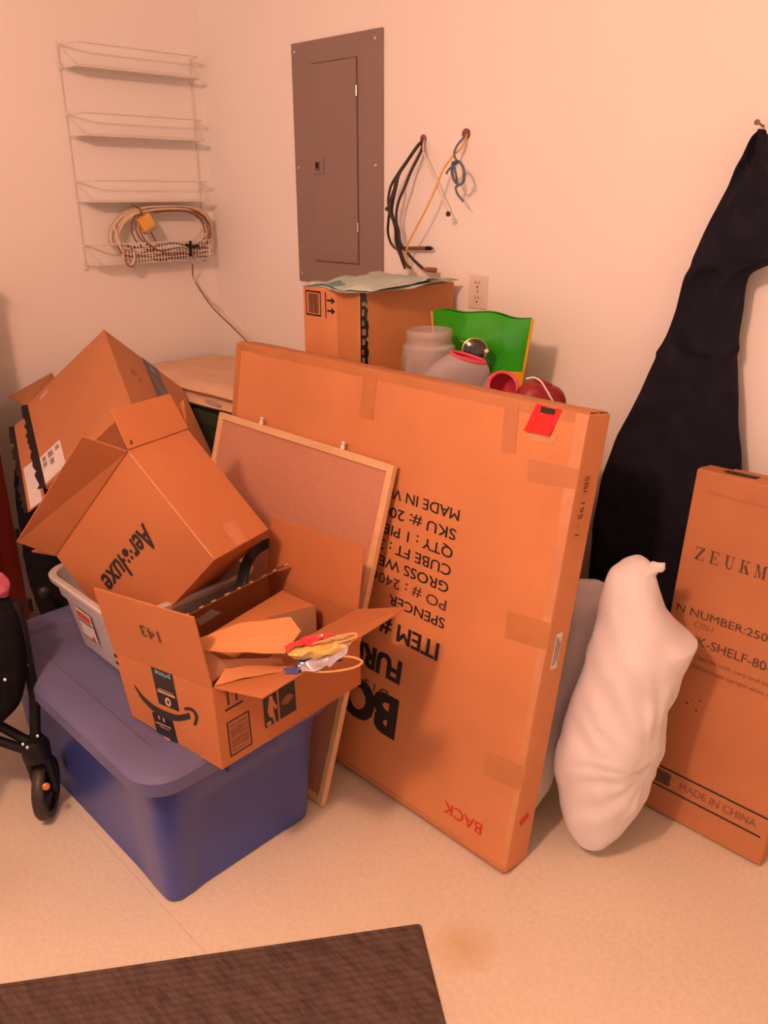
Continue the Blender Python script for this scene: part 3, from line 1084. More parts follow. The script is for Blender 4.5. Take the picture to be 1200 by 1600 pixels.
MB().tube(hp, 0.0022, 8).build('twisted_handle', M_HANDLE, pb, smooth=True)
hp = smooth_path([at_depth(470, 1048, 1.55), at_depth(510, 1050, 1.51), at_depth(550, 1044, 1.49), at_depth(566, 1034, 1.485), at_depth(545, 1026, 1.49),
                  at_depth(500, 1026, 1.52)], 6)
MB().tube(hp, 0.0022, 8).build('twisted_handle', M_HANDLE, pb, smooth=True)

pk = thing('foil_pouch', 'crinkled red, yellow and blue plastic wrappers poking out of the paper bag', 'wrapper', (1.70, -1.03, LIDZ + 0.15))
sheet('red_film', [[at_depth(446, 1010, 1.53), at_depth(480, 992, 1.53), at_depth(520, 986, 1.515)],
                   [at_depth(450, 1018, 1.52), at_depth(485, 1004, 1.515), at_depth(522, 994, 1.505)]], M_FRED, pk, jit=0.011, seed=5, sub=12, fq=42)
sheet('yellow_film', [[at_depth(448, 1016, 1.53), at_depth(490, 1003, 1.525), at_depth(550, 992, 1.505)],
                      [at_depth(455, 1024, 1.515), at_depth(495, 1018, 1.505), at_depth(545, 1008, 1.495)],
                      [at_depth(462, 1030, 1.525), at_depth(495, 1030, 1.515), at_depth(535, 1018, 1.505)]], M_FYEL, pk, jit=0.011, seed=6, sub=12, fq=42)
sheet('blue_film', [[at_depth(445, 1044, 1.56), at_depth(480, 1026, 1.545), at_depth(530, 1014, 1.525)],
                    [at_depth(448, 1054, 1.54), at_depth(485, 1042, 1.525), at_depth(535, 1030, 1.51)]], M_FBLU, pk, jit=0.011, seed=7, sub=12, fq=42)
sheet('clear_film', [[at_depth(470, 1040, 1.53), at_depth(500, 1026, 1.52), at_depth(545, 1000, 1.495)],
                     [at_depth(475, 1054, 1.525), at_depth(505, 1044, 1.51), at_depth(540, 1020, 1.492)]], M_FSIL, pk, jit=0.011, seed=8, sub=12, fq=42)

# ================================================================== REAR TILTED CARTON
A = Vector((0.492, -0.76, 1.103))
e1, e2, e3 = Vector((0.395, -0.137, -0.167)) * 0.92, Vector((-0.171, -0.208, -0.233)), Vector((-0.006, 0.259, -0.227))
root = thing('taped_carton', 'big brown carton with black printed tape, tipped on the pile at the far left', 'box', A + e1 * 0.5 + e2 + e3)
mb = MB()
mb.panel(A, A + e2, A + e1 + e2, A + e1, T)
mb.panel(A, A + e1, A + e1 + e3, A + e3, T)
mb.panel(A + e1, A + e1 + e2, A + e1 + e2 + e3, A + e1 + e3, T)
mb.panel(A, A + e3, A + e2 + e3, A + e2, T)
mb.panel(A + e3, A + e3 + e1, A + e1 + e2 + e3, A + e2 + e3, T)
mb.build('body', M_CARD2, root, bevel=0.0012)
Dd = A + e2
fa = [Dd, at_depth(13, 621, 2.72), at_depth(80, 583, 2.86), A + e2 + e3 * 0.75]
MB().panel(*fa, T).build('flap', M_CARD2, root, bevel=0.001)
n1 = e1.normalized()
n2 = e2.normalized()
n3 = e3.normalized()
# hanging flap at the open left end
ha, hb = Dd + e1 * 0.14, Dd + e1 * 1.12
oa = at_depth(42, 684, 2.62) - ha
fb_ = MB().panel(ha + n2 * 0.004, hb + n2 * 0.004, hb + V((-0.065, -0.030, -0.05)), ha + V((-0.055, -0.025, -0.04)), T).build('flap', M_CARD2, root, bevel=0.001)
# ragged black tape along the left edge and along the hanging flap
fnn = e2.cross(e1).normalized()
if fnn.dot(CAM - A) < 0:
    fnn = -fnn


def ragged(name, p0, p1, out, w, nrm, parent, seed, k=26, m=M_BTAPE):
    rnd = random.Random(seed)
    mb = MB()
    hs = [w * (0.6 + 0.6 * rnd.random()) for _ in range(k + 1)]
    for i in range(k):
        a, b = p0.lerp(p1, i / k), p0.lerp(p1, (i + 1) / k)
        mb.hexa([a - out * 0.008 + nrm * 0.001, b - out * 0.008 + nrm * 0.001, b + out * hs[i + 1] + nrm * 0.001, a + out * hs[i] + nrm * 0.001,
                 a - out * 0.008 + nrm * 0.003, b - out * 0.008 + nrm * 0.003, b + out * hs[i + 1] + nrm * 0.002, a + out * hs[i] + nrm * 0.002])
    return mb.build(name, m, parent)


ragged('torn_tape', Dd, Dd + e1, unit(n2 * 0.4 - RIGHT * 0.9), 0.018, fnn, root, 3)
g0, g1 = ha + V((-0.055, -0.025, -0.04)), hb + V((-0.065, -0.030, -0.05))
ragged('torn_tape', g0, g1, unit(-RIGHT + V((0, 0, -0.2))), 0.020, fnn, fb_, 5)
# stickers
sl = Dd + e1 * 0.69 - n2 * 0.008 + fnn * 0.0008
mb = MB().poly([sl, sl + n1 * 0.12, sl + n1 * 0.12 - n2 * 0.085, sl - n2 * 0.085], 0.0008, fnn)
s_ = mb.build('sticker', M_STICK, root)
mark('sticker_print', [rect(0.01, 0.008, 0.03, 0.022), rect(0.035, 0.008, 0.055, 0.022), rect(0.01, 0.032, 0.035, 0.052), rect(0.045, 0.035, 0.07, 0.05),
                       rect(0.012, 0.062, 0.03, 0.078)], sl, n1, -n2, M_STICKT, s_, lift=0.0013 if n1.cross(-n2).dot(fnn) > 0 else -0.0013)
mid0, mid1 = (ha + g0) / 2, (hb + g1) / 2
sp0, sp1 = mid0.lerp(mid1, 0.55), mid0.lerp(mid1, 1.0)
hd_ = (g0 - ha).normalized()
hn_ = (sp1 - sp0).cross(hd_).normalized()
if hn_.dot(CAM - sp0) < 0:
    hn_ = -hn_
mb = MB().poly([sp0 - hd_ * 0.03 + hn_ * 0.0055, sp1 - hd_ * 0.03 + hn_ * 0.0055, sp1 + hd_ * 0.026 + hn_ * 0.0055, sp0 + hd_ * 0.026 + hn_ * 0.0055], 0.0008, hn_)
mb.build('sticker', M_STICK, fb_)
# black tape along the seam of the right face
rnn = e1.cross(e3).normalized()
if rnn.dot(CAM - A) < 0:
    rnn = -rnn
t0 = A + e3 * 0.46 + rnn * 0.0006
t1 = A + e3 * 0.66 + rnn * 0.0006
mb = MB().poly([t0, t0 + e1, t1 + e1, t1], 0.0008, rnn)
tape = mb.build('black_tape', M_BTAPE, root)
w_ = (t1 - t0).length
mark('tape_print', [[(0.03, w_ * 0.3), (0.055, w_ * 0.3), (0.06, w_ * 0.62), (0.035, w_ * 0.62)], [(0.09, w_ * 0.2), (0.10, w_ * 0.2), (0.15, w_ * 0.8), (0.14, w_ * 0.8)],
                    [(0.115, w_ * 0.2), (0.125, w_ * 0.2), (0.175, w_ * 0.8), (0.165, w_ * 0.8)], [(0.14, w_ * 0.2), (0.15, w_ * 0.2), (0.2, w_ * 0.8), (0.19, w_ * 0.8)]],
     t0, n1, n3, M_STICKT, tape, lift=0.0014 if n1.cross(n3).dot(rnn) > 0 else -0.0014)
for (a, b) in ((0.36, 0.24), (0.36, 0.86)):
    q0 = A + e1 * a + e3 * b
    mark('printed_marks', [ribbon([(0, 0), (0.02, 0.012), (0.04, 0.006)], [0.003] * 3)[0], ribbon([(0.01, -0.012), (0.03, -0.002), (0.055, -0.006)], [0.004] * 3)[0],
                           ribbon([(0.02, -0.02), (0.05, -0.014)], [0.004] * 2)[0], ribbon([(0.03, 0.014), (0.06, 0.008)], [0.003] * 2)[0]],
         q0, n1, n3, M_INK_F, root, lift=0.0010 if n1.cross(n3).dot(rnn) > 0 else -0.0010)
# torn pale patch on the left face
q0 = Dd + e1 * 0.07 - n2 * 0.055 + fnn * 0.0008
mb = MB().poly([q0, q0 + n1 * 0.02 - n2 * 0.012, q0 + n1 * 0.012 - n2 * 0.045, q0 - n1 * 0.012 - n2 * 0.036], 0.0006, fnn)
mb.build('torn_patch', M_PALE, root)


# ================================================================== soft lofted things
def soft(name, secs, mats, parent=None, seg=36, power=2.4, wr=0.006, fr=9.0, seed=0, smooth=60, fold=0.0, foldn=5, extra=None):
    """secs: list of (centre, half-width vector, half-depth vector)"""
    mb = MB()
    rings = []
    for i, (c_, wv_, dv_) in enumerate(secs):
        ring = []
        for k_ in range(seg):
            a = 2 * math.pi * k_ / seg
            ca, sa = math.cos(a), math.sin(a)
            x = math.copysign(abs(ca) ** (2 / power), ca)
            y = math.copysign(abs(sa) ** (2 / power), sa)
            p_ = c_ + wv_ * x + dv_ * y
            dn = dv_.normalized() * (1 if y > 0 else -1)
            if fold:
                p_ += dn * fold * math.sin(foldn * x + 2.0 * math.sin(i * 0.25 + seed)) * min(1, abs(y) * 1.5)
            p_ += dn * wr * noise.noise(p_ * fr + V((seed * 5.1, 0, 0))) * min(1, abs(y) * 2)
            if extra:
                p_ += dn * extra(p_) * min(1, abs(y) * 2)
            p_ += noise.noise_vector(p_ * fr * 2.3 + V((0, seed * 3.3, 0))) * wr * 0.35
            ring.append(p_)
        rings.append(ring)
    mb.loft(rings)
    return mb.build(name, mats, parent, smooth=smooth)


def interp(rows, n):
    """resample rows of floats along a smooth curve"""
    out = []
    k = len(rows)
    for i in range(k - 1):
        r0, r1, r2, r3 = rows[max(i - 1, 0)], rows[i], rows[i + 1], rows[min(i + 2, k - 1)]
        for s_ in range(n):
            t = s_ / n
            out.append(tuple(b + 0.35 * (c_ - a) * (t - 2 * t * t + t ** 3) + (c_ - b) * (3 * t * t - 2 * t ** 3) + 0.35 * (d_ - b) * (t ** 3 - t * t)
                             for a, b, c_, d_ in zip(r0, r1, r2, r3)))
    out.append(rows[-1])
    return out


LV = LEVEL
# ---- front pillow (silhouette rows: left, right, height; distance; half thickness)
rows = [(990, 1004, 871, 1.80, 0.010), (972, 1016, 878, 1.80, 0.024), (956, 1022, 892, 1.80, 0.042), (946, 1028, 915, 1.805, 0.062), (939, 1042, 950, 1.82, 0.085),
        (933, 1058, 970, 1.828, 0.094), (929, 1077, 985, 1.832, 0.098), (926, 1087, 995, 1.835, 0.10), (922, 1079, 1012, 1.842, 0.105), (915, 1067, 1040, 1.855, 0.11), (904, 1055, 1070, 1.87, 0.115),
        (893, 1040, 1100, 1.88, 0.115), (877, 1036, 1150, 1.90, 0.112), (866, 1024, 1190, 1.92, 0.105),
        (871, 1003, 1240, 1.94, 0.095), (881, 972, 1280, 1.955, 0.075), (892, 947, 1305, 1.965, 0.05), (902, 930, 1318, 1.97, 0.02)]
secs = []
for xl, xr, yy, dd, th in interp(rows, 7):
    cc_ = at_depth((xl + xr) / 2, yy, dd)
    secs.append((cc_, RIGHT * ((xr - xl) / 2 / F_PX * dd), LV * th))
root = thing('pillow', 'white pillow standing upright in front of the narrow lettered carton', 'pillow', (2.13, -0.47, 0), 'white pillows')


def crease(p_):
    """folds fanning out from the waist of the pillow"""
    q_ = V((p_.dot(RIGHT), 0, p_.z))
    a = math.atan2(q_.z - 0.30, q_.x - (CAM + ray(1010, 1080) * 1.87).dot(RIGHT))
    rr_ = math.hypot(q_.z - 0.34, q_.x - (CAM + ray(1010, 1080) * 1.87).dot(RIGHT))
    k_ = math.exp(-((rr_ - 0.09) / 0.12) ** 2)
    return 0.0035 * k_ * math.sin(a * 19 + 4 * noise.noise(p_ * 9)) + 0.006 * noise.noise(V((q_.x * 22 + q_.z * 14, 0, q_.z * 7 - q_.x * 3)))


soft('pillow_body', secs, M_PILLOW, root, wr=0.014, fr=8, seed=1, seg=72, power=1.9, extra=crease)
kn = [at_depth(*q_) for q_ in ((1004, 896, 1.795), (1016, 890, 1.785), (1028, 886, 1.782), (1036, 893, 1.784))]
mb = MB()
mb.tube(smooth_path(kn, 4), [0.034, 0.030, 0.026, 0.022, 0.018, 0.015, 0.013, 0.0125, 0.0135, 0.014, 0.0125, 0.009, 0.003], 14)
mb.v = [p_ + noise.noise_vector(p_ * 60) * 0.009 for p_ in mb.v]
mb.build('twisted_corner', M_PILLOW, root, smooth=80)
# seam along the right edge
sm_ = smooth_path([at_depth(xr - 3, yy, dd - 0.004) for xl, xr, yy, dd, th in rows[7:]], 6)
sm_ = [p_ + noise.noise_vector(p_ * 55) * 0.006 for p_ in sm_]
MB().tube(sm_, 0.0040, 6).build('edge_seam', M_PILLOW, root, smooth=80)

# ---- second pillow behind it
rows = [(897, 935, 906, 1.995, 0.012), (890, 954, 918, 1.995, 0.024), (886, 960, 945, 2.00, 0.034), (880, 957, 975, 2.01, 0.038), (862, 931, 1040, 2.03, 0.042),
        (838, 902, 1110, 2.05, 0.042), (818, 876, 1180, 2.07, 0.04), (804, 855, 1235, 2.085, 0.03), (804, 838, 1262, 2.09, 0.015)]
secs = []
for xl, xr, yy, dd, th in interp(rows, 6):
    cc_ = at_depth((xl + xr) / 2, yy, dd)
    secs.append((cc_, RIGHT * ((xr - xl) / 2 / F_PX * dd), LV * th))
root = thing('pillow', 'white wrapped pillow wedged behind the right edge of the wide furniture carton', 'pillow', (2.0, -0.42, 0), 'white pillows')
soft('pillow_body', secs, M_PILLOW2, root, wr=0.012, fr=9, seed=4)

# ---- dark coat on the nail
rows = [(1186, 1196, 203, 0.012), (1180, 1198, 215, 0.02), (1168, 1196, 240, 0.028), (1159, 1196, 257, 0.03), (1140, 1204, 290, 0.034), (1112, 1232, 340, 0.038),
        (1090, 1226, 396, 0.04), (1082, 1200, 413, 0.04), (1076, 1169, 430, 0.04), (1060, 1160, 480, 0.04), (1043, 1153, 522, 0.04), (1031, 1154, 546, 0.04),
        (1026, 1147, 560, 0.04), (1000, 1152, 620, 0.042), (963, 1156, 690, 0.044), (944, 1158, 740, 0.045), (932, 1162, 810, 0.045), (922, 1166, 900, 0.045),
        (912, 1170, 980, 0.045), (905, 1172, 1060, 0.04), (902, 1172, 1110, 0.035)]
secs = []
for xl, xr, yy, th in interp(rows, 5):
    a = on_y(xl, yy, -0.064)
    b = on_y(xr, yy, -0.064)
    c_ = (a + b) / 2
    secs.append((c_, (b - a) / 2, V((0, -1, 0)) * th))
root = thing('coat', 'long dark navy coat hanging from a nail on the wall', 'coat', (2.05, -0.05, 0.35))
soft('coat_body', secs, M_COAT, root, wr=0.008, fr=6, seed=2, power=3.0, fold=0.012, foldn=4.5)
n_ = on_y(1193, 197, 0)
mb = MB()
mb.lathe([(0.0022, 0), (0.0022, 0.035), (0.006, 0.036), (0.006, 0.039), (0.001, 0.040)], n_, V((0, -1, 0.15)), 10)
tag(mb.build('wall_nail', M_BROWN, smooth=True), 'brown nail in the wall holding the dark coat', 'nail')

# ================================================================== NARROW LETTERED CARTON (right)
ZX0, ZX1 = 2.161, 2.488
zf = V((0, -0.272, 0.006))
zl = unit((0, 0.082, 0.898))
zn = unit((0, -0.898, 0.082))
ZH, ZT = 0.905, 0.072
root = thing('narrow_carton', 'tall narrow brown carton with serif black letters at the right edge', 'box', (2.325, -0.22, 0))
mb = MB()
p = [V((ZX0, zf.y, zf.z)), V((ZX1, zf.y, zf.z))]
q = [a - zn * ZT for a in p]
mb.hexa([p[0], p[1], q[1], q[0], p[0] + zl * ZH, p[1] + zl * ZH, q[1] + zl * ZH, q[0] + zl * ZH])
mb.build('body', M_CARD2, root, bevel=0.004)


def zp(x, z):
    return V((x, zf.y, zf.z)) + zl * ((z - zf.z) / zl.z)


zt = V((0, zf.y, zf.z)) + zl * (ZH + 0.0008)
MB().panel(zt + V((ZX0 + 0.002, 0, 0)) - zn * 0.004, zt + V((ZX1 - 0.002, 0, 0)) - zn * 0.004, zt + V((ZX1 - 0.002, 0, 0.003)) - zn * 0.034,
           zt + V((ZX0 + 0.002, 0, 0.001)) - zn * 0.034, 0.002).build('top_flap', M_CARD2, root)
MB().panel(zt + V((ZX0 + 0.06, 0, 0)) - zn * 0.038, zt + V((ZX1 - 0.002, 0, 0)) - zn * 0.038, zt + V((ZX1 - 0.002, 0, 0.010)) - zn * 0.070,
           zt + V((ZX0 + 0.06, 0, 0.002)) - zn * 0.070, 0.002).build('top_flap', M_CARD2, root)
MB().poly([zt + V((ZX0 + 0.055, 0, 0.004)) - zn * 0.014, zt + V((ZX0 + 0.125, 0, 0.004)) - zn * 0.017, zt + V((ZX0 + 0.13, 0, 0.004)) - zn * 0.037,
           zt + V((ZX0 + 0.06, 0, 0.004)) - zn * 0.031], 0.001, zl).build('hand_slot', M_DARK, root)
mb = MB()
g0_ = zp(ZX0 + 0.035, 0.862) + zn * 0.0012
mb.tube([g0_, zp(ZX1 - 0.03, 0.857) + zn * 0.0012], 0.0016, 6)
mb.build('crease', M_CARD2, root)

# serif letters drawn as strokes (cell 0..1)
SER = {
    'Z': [[(0.02, 1), (0.98, 1), (0.98, .94), (.02, .94)], [(0.02, 1), (0.08, 1), (.08, .72), (.02, .72)], [(.72, .97), (.98, .97), (.28, .03), (.02, .03)],
          [(.02, .06), (.98, .06), (.98, 0), (.02, 0)], [(.92, .28), (.98, .28), (.98, 0), (.92, 0)]],
    'E': [[(.14, 1), (.34, 1), (.34, 0), (.14, 0)], [(.0, 1), (.92, 1), (.92, .94), (0, .94)], [(0, .06), (.96, .06), (.96, 0), (0, 0)],
          [(.86, 1), (.92, 1), (.92, .74), (.86, .74)], [(.90, .28), (.96, .28), (.96, 0), (.90, 0)], [(.3, .54), (.68, .54), (.68, .48), (.3, .48)],
          [(.62, .66), (.68, .66), (.68, .36), (.62, .36)]],
    'U': [[(.14, 1), (.34, 1), (.34, .3), (.14, .3)], [(.14, .3), (.34, .3), (.46, .08), (.36, 0)], [(.36, 0), (.46, .08), (.68, .08), (.74, 0)],
          [(.74, 0), (.68, .08), (.80, .3), (.86, .3)], [(.80, 1), (.86, 1), (.86, .3), (.80, .3)], [(0, 1), (.48, 1), (.48, .94), (0, .94)],
          [(.66, 1), (1, 1), (1, .94), (.66, .94)]],
    'K': [[(.14, 1), (.34, 1), (.34, 0), (.14, 0)], [(0, 1), (.48, 1), (.48, .94), (0, .94)], [(0, .06), (.48, .06), (.48, 0), (0, 0)],
          [(.34, .42), (.34, .36), (.84, .97), (.76, .97)], [(.46, .54), (.66, .64), (1, .03), (.74, .03)], [(.62, 1), (1, 1), (1, .94), (.62, .94)],
          [(.58, .06), (1.06, .06), (1.06, 0), (.58, 0)]],
    'M': [[(.1, 1), (.16, 1), (.16, 0), (.1, 0)], [(.1, 1), (.32, 1), (.58, .1), (.46, .0)], [(.50, .06), (.54, 0), (.86, 1), (.8, 1)],
          [(.80, 1), (1.0, 1), (1.0, 0), (.80, 0)], [(0, .06), (.28, .06), (.28, 0), (0, 0)], [(.68, .06), (1.12, .06), (1.12, 0), (.68, 0)],
          [(0, 1), (.3, 1), (.3, .94), (0, .94)], [(.8, 1), (1.12, 1), (1.12, .94), (.8, .94)]],
    'A': [[(.0, .06), (.3, .06), (.3, 0), (0, 0)], [(.62, .06), (1.1, .06), (1.1, 0), (.62, 0)], [(.1, 0), (.18, 0), (.52, 1), (.46, 1)],
          [(.42, 1), (.58, 1), (.98, 0), (.76, 0)], [(.28, .38), (.72, .38), (.72, .32), (.28, .32)]],
    'N': [[(.1, 1), (.16, 1), (.16, 0), (.1, 0)], [(.1, 1), (.32, 1), (.92, 0), (.86, 0)], [(.84, 1), (.9, 1), (.9, 0), (.84, 0)],
          [(0, .06), (.28, .06), (.28, 0), (0, 0)], [(.7, 1), (1.04, 1), (1.04, .94), (.7, .94)]],
}
x_ = 2.1945
for ch in 'ZEUKMAN':
    cw, chh = 0.0225, 0.031
    mb = MB()
    for pl in SER[ch]:
        mb.poly([zp(x_ + a * cw, 0.697 + b * chh) + zn * 0.0009 for a, b in pl])
    mb.build('lettering', M_INK_F, root, fix=False)
    x_ += 0.0347
ux = V((1, 0, 0))
for s, x, z, cap, w, m in (('N NUMBER:250823', 2.176, 0.558, 0.019, 0.262, M_INK_F), ('CTN-1', 2.225, 0.533, 0.015, 0.045, M_INK_P),
                           ('UK-SHELF-80-BK', 2.218, 0.490, 0.022, 0.235, M_INK_F),
                           ('Please handle with care and keep dry', 2.200, 0.456, 0.010, 0.262, M_INK_P),
                           ('Keep this package upright while moving', 2.200, 0.431, 0.010, 0.262, M_INK_P)):
    write('lettering', s, cap, zp(x, z), ux, zl, m, root, width=w, bold=0.008)
for z in (0.134, 0.079):
    mark('printed_line', [rect(0, 0, ZX1 - ZX0 - 0.005 - (0.012 if z < 0.1 else 0), 0.005)], zp(ZX0 + 0.003, z), ux, zl, M_INK, root)
mark('printed_block', [rect(0, 0, 0.062, 0.036)], zp(ZX0 + 0.020, 0.091), ux, zl, M_INK_F, root)
write('lettering', 'MADE IN CHINA', 0.020, zp(ZX0 + 0.108, 0.099), ux, zl, M_INK_P, root, width=0.19, bold=0.01)
mark('smudge', [disc(0, 0, 0.004, 0.003, 8), disc(0.03, 0.02, 0.003, 0.0025, 8), disc(0.025, -0.01, 0.003, 0.003, 8), disc(0.012, 0.012, 0.0015, 0.002, 8)],
     zp(2.245, 0.335), ux, zl, M_INK_F, root)

# ================================================================== BREAKER PANEL
root = thing('breaker_panel', 'gray steel electrical breaker panel on the wall', 'electrical panel', (0.749, 0, 1.199))
PX0, PX1, PZ0, PZ1 = 0.538, 0.961, 1.199, 1.950
mb = MB()
mb.box((PX0, -0.010, PZ0), (PX1, 0, PZ1))
mb.build('cover', M_PANEL, root, bevel=0.003)
dx0, dx1, dz0, dz1 = 0.640, 0.852, 1.275, 1.881
MB().box((dx0 - 0.004, -0.0106, dz0 - 0.004), (dx1 + 0.004, -0.0098, dz1 + 0.004)).build('door_gap', M_PANELD, root)
MB().box((dx0, -0.0150, dz0), (dx1, -0.0100, dz1)).build('door', M_PANEL, root, bevel=0.002)
MB().box((dx0 + 0.004, -0.0165, dz0 + 0.006), (dx1 - 0.004, -0.0148, dz0 + 0.026)).build('door_lip', M_PANEL, root, bevel=0.001)
lx, lz = 0.664, 1.578
la = MB().box((lx - 0.022, -0.0185, lz - 0.024), (lx + 0.030, -0.0150, lz + 0.024)).build('latch', M_PANEL, root, bevel=0.002)
MB().box((lx - 0.010, -0.0195, lz - 0.014), (lx + 0.014, -0.0183, lz + 0.014)).build('latch_recess', M_PANELD, la)
MB().box((lx - 0.004, -0.0225, lz - 0.006), (lx + 0.006, -0.0190, lz + 0.012)).build('latch_tab', M_BLACK, la, bevel=0.001)
for z in (1.775, 1.375):
    MB().lathe([(0.004, 0), (0.004, 0.03)], V((dx1 + 0.003, -0.0155, z)), V((0, 0, 1)), 10).build('hinge', M_STEEL, root, smooth=True)
for x, z in ((0.558, 1.925), (0.934, 1.925), (0.558, 1.575), (0.934, 1.575), (0.558, 1.225), (0.934, 1.225)):
    MB().lathe([(0.0065, 0), (0.006, 0.002), (0.003, 0.0035)], V((x, -0.010, z)), V((0, -1, 0)), 14).build('screw', M_STEEL, root, smooth=True)

# ================================================================== OUTLET
root = thing('wall_outlet', 'almond duplex outlet on the wall above the green bag', 'outlet', (1.356, 0, 1.175))
MB().box((1.322, -0.006, 1.175), (1.390, 0, 1.272)).build('plate', M_OUTLET, root, bevel=0.003)
for zc in (1.246, 1.203):
    rc = MB().loft([rrect(0, 0, 0.016, 0.014, 0.008, 0), rrect(0, 0, 0.016, 0.014, 0.008, 1)])
    rc.v = [V((1.356 + p_.x, -0.006 - 0.002 * p_.z, zc + p_.y)) for p_ in rc.v]
    r_ = rc.build('receptacle', M_OUTLET, root)
    mb = MB()
    mb.box((1.3485, -0.0086, zc + 0.000), (1.3505, -0.0080, zc + 0.008))
    mb.box((1.3605, -0.0086, zc + 0.000), (1.3625, -0.0080, zc + 0.008))
    mb.box((1.3530, -0.0086, zc - 0.010), (1.3580, -0.0080, zc - 0.005))
    mb.build('slot', M_DARK, r_)
MB().lathe([(0.003, 0), (0.0025, 0.0012)], V((1.356, -0.006, 1.2245)), V((0, -1, 0)), 10).build('screw', M_STEEL, root)


# ================================================================== WALL CABLES beside the panel
def zc_(pts, d, bulge=None):
    """points of a zoomed view (590,190)+p/6.316 set at distance d (list or float) off the wall"""
    out = []
    for i, (a, b) in enumerate(pts):
        dd = d[i] if isinstance(d, (list, tuple)) else d
        out.append(on_y(590 + a / 6.316, 190 + b / 6.316, -dd))
    return out


def arc_off(n, lo, hi, end=None):
    r = [lo + (hi - lo) * math.sin(math.pi * min(1, i / (n - 1) * 1.0)) for i in range(n)]
    if end is not None:
        for i in range(n // 2, n):
            t = (i - n // 2) / max(1, n - 1 - n // 2)
            r[i] = hi + (end - hi) * t
    return r


cab = [
    ([(452, 185), (400, 235), (300, 375), (205, 510), (130, 640), (105, 780), (115, 890), (106, 990), (102, 1090), (130, 1195), (185, 1255), (240, 1250)],
     'black cable leftmost in the bundle beside the breaker panel', 0.075),
    ([(448, 190), (392, 245), (290, 395), (210, 520), (182, 640), (152, 780), (140, 900), (178, 1060), (186, 1190), (232, 1335), (276, 1455)],
     'black cable in the bundle running down behind the tissue paper', 0.085),
    ([(440, 200), (430, 290), (335, 480), (270, 640), (205, 800), (182, 960), (208, 1075), (228, 1200), (290, 1290), (360, 1370), (455, 1455)],
     'black cable rightmost in the bundle ending in a brown plug', 0.07),
    ([(455, 180), (385, 250), (295, 380), (195, 530), (165, 660), (125, 790), (122, 900), (172, 1010), (200, 1100), (222, 1250), (268, 1390), (330, 1450)],
     'black cable twisted through the middle of the wall bundle', 0.095)]
for i, (pts, lab, hi) in enumerate(cab):
    off_ = arc_off(len(pts), 0.006, hi, 0.05 if i else 0.03)
    P = smooth_path(zc_(pts, off_), 5)
    root = thing('wall_cable', lab, 'cable', P[-1], 'black cables beside the breaker panel')
    MB().tube(P, 0.0042 if i != 1 else 0.005, 8).build('cord', M_BLKC, root, smooth=True)
    if i == 0:
        a = zc_([(245, 1250), (480, 1250)], 0.022)
        MB().tube(a, 0.0058, 10).build('plug_sleeve', M_BROWN, root, smooth=True)
        a = zc_([(480, 1250), (515, 1250), (545, 1250)], 0.022)
        MB().tube(a, [0.0064, 0.0064, 0.002], 10).build('plug_tip', M_BLACK, root, smooth=True)
        MB().lathe([(0.005, -0.004), (0.007, 0), (0.005, 0.004)], zc_([(92, 862)], 0.07)[0], V((1, 0, 0)), 10).build('cable_tie', M_BLKC, root, smooth=True)
    if i == 2:
        a = zc_([(455, 1455), (500, 1462), (575, 1468)], [0.05, 0.045, 0.04])
        MB().tube(a, [0.005, 0.008, 0.008], 10).build('plug', M_BROWN, root, smooth=True)
MB().lathe([(0.004, 0), (0.011, 0), (0.011, 0.004), (0.004, 0.007)], on_y(661.5, 217, 0), V((0, -1, 0)), 16)
g_ = MB().lathe([(0.012, 0), (0.012, 0.003), (0.008, 0.006)], on_y(662, 217, 0), V((0, -1, 0)), 16).build('cable_grommet', M_BROWN, smooth=True)
tag(g_, 'brown grommet in the wall where the black cables come out', 'grommet', 'cable grommets')
g_ = MB().lathe([(0.014, 0), (0.014, 0.004), (0.009, 0.010)], on_y(729, 209, 0), V((0, -1, 0)), 16).build('cable_grommet', M_BROWN, smooth=True)
tag(g_, 'brown grommet in the wall where the yellow cable comes out', 'grommet', 'cable grommets')
pts = [(458, 185), (450, 280), (500, 425), (570, 595), (640, 755), (690, 885)]
P = smooth_path(zc_(pts, [0.008, 0.03, 0.05, 0.06, 0.06, 0.06]), 5)
root = thing('wall_cable', 'white cable with a dark round end hanging beside the panel', 'cable', P[-1])
MB().tube(P, 0.0024, 8).build('cord', M_WHTC, root, smooth=True)
e_ = zc_([(697, 912)], 0.06)[0]
MB().lathe([(0.004, -0.006), (0.0075, -0.006), (0.0075, 0.006), (0.004, 0.006), (0.003, 0.002)], e_, -ray(700, 335), 14).build('connector', M_BLKC, root, smooth=True)
pts = [(880, 130), (830, 250), (740, 345), (650, 470), (580, 640), (480, 860), (380, 1050), (310, 1185), (282, 1300), (286, 1455)]
P = smooth_path(zc_(pts, [0.01, 0.03, 0.05, 0.06, 0.07, 0.075, 0.075, 0.07, 0.06, 0.05]), 5)
root = thing('wall_cable', 'yellow cable crossing down the wall beside the panel', 'cable', P[-1])
MB().tube(P, 0.0030, 8).build('cord', M_YELC, root, smooth=True)
pts = [(872, 135), (835, 175), (780, 245), (755, 320), (778, 385)]
for tt in range(2):
    for k_ in range(14):
        a = math.radians(-100 + 360 * k_ / 14)
        pts.append((795 + (56 + 8 * tt) * math.cos(a) + 0.12 * 110 * math.sin(a), 505 + 118 * math.sin(a)))
pts += [(790, 620), (770, 650), (790, 715), (848, 790)]
P = smooth_path(zc_(pts, [0.01, 0.03, 0.05, 0.06, 0.07] + [0.075 + 0.004 * (k_ % 5) for k_ in range(28)] + [0.07, 0.065, 0.06, 0.055]), 4)
root = thing('wall_cable', 'gray-blue cable coiled in a small loop on the wall', 'cable', P[-1])
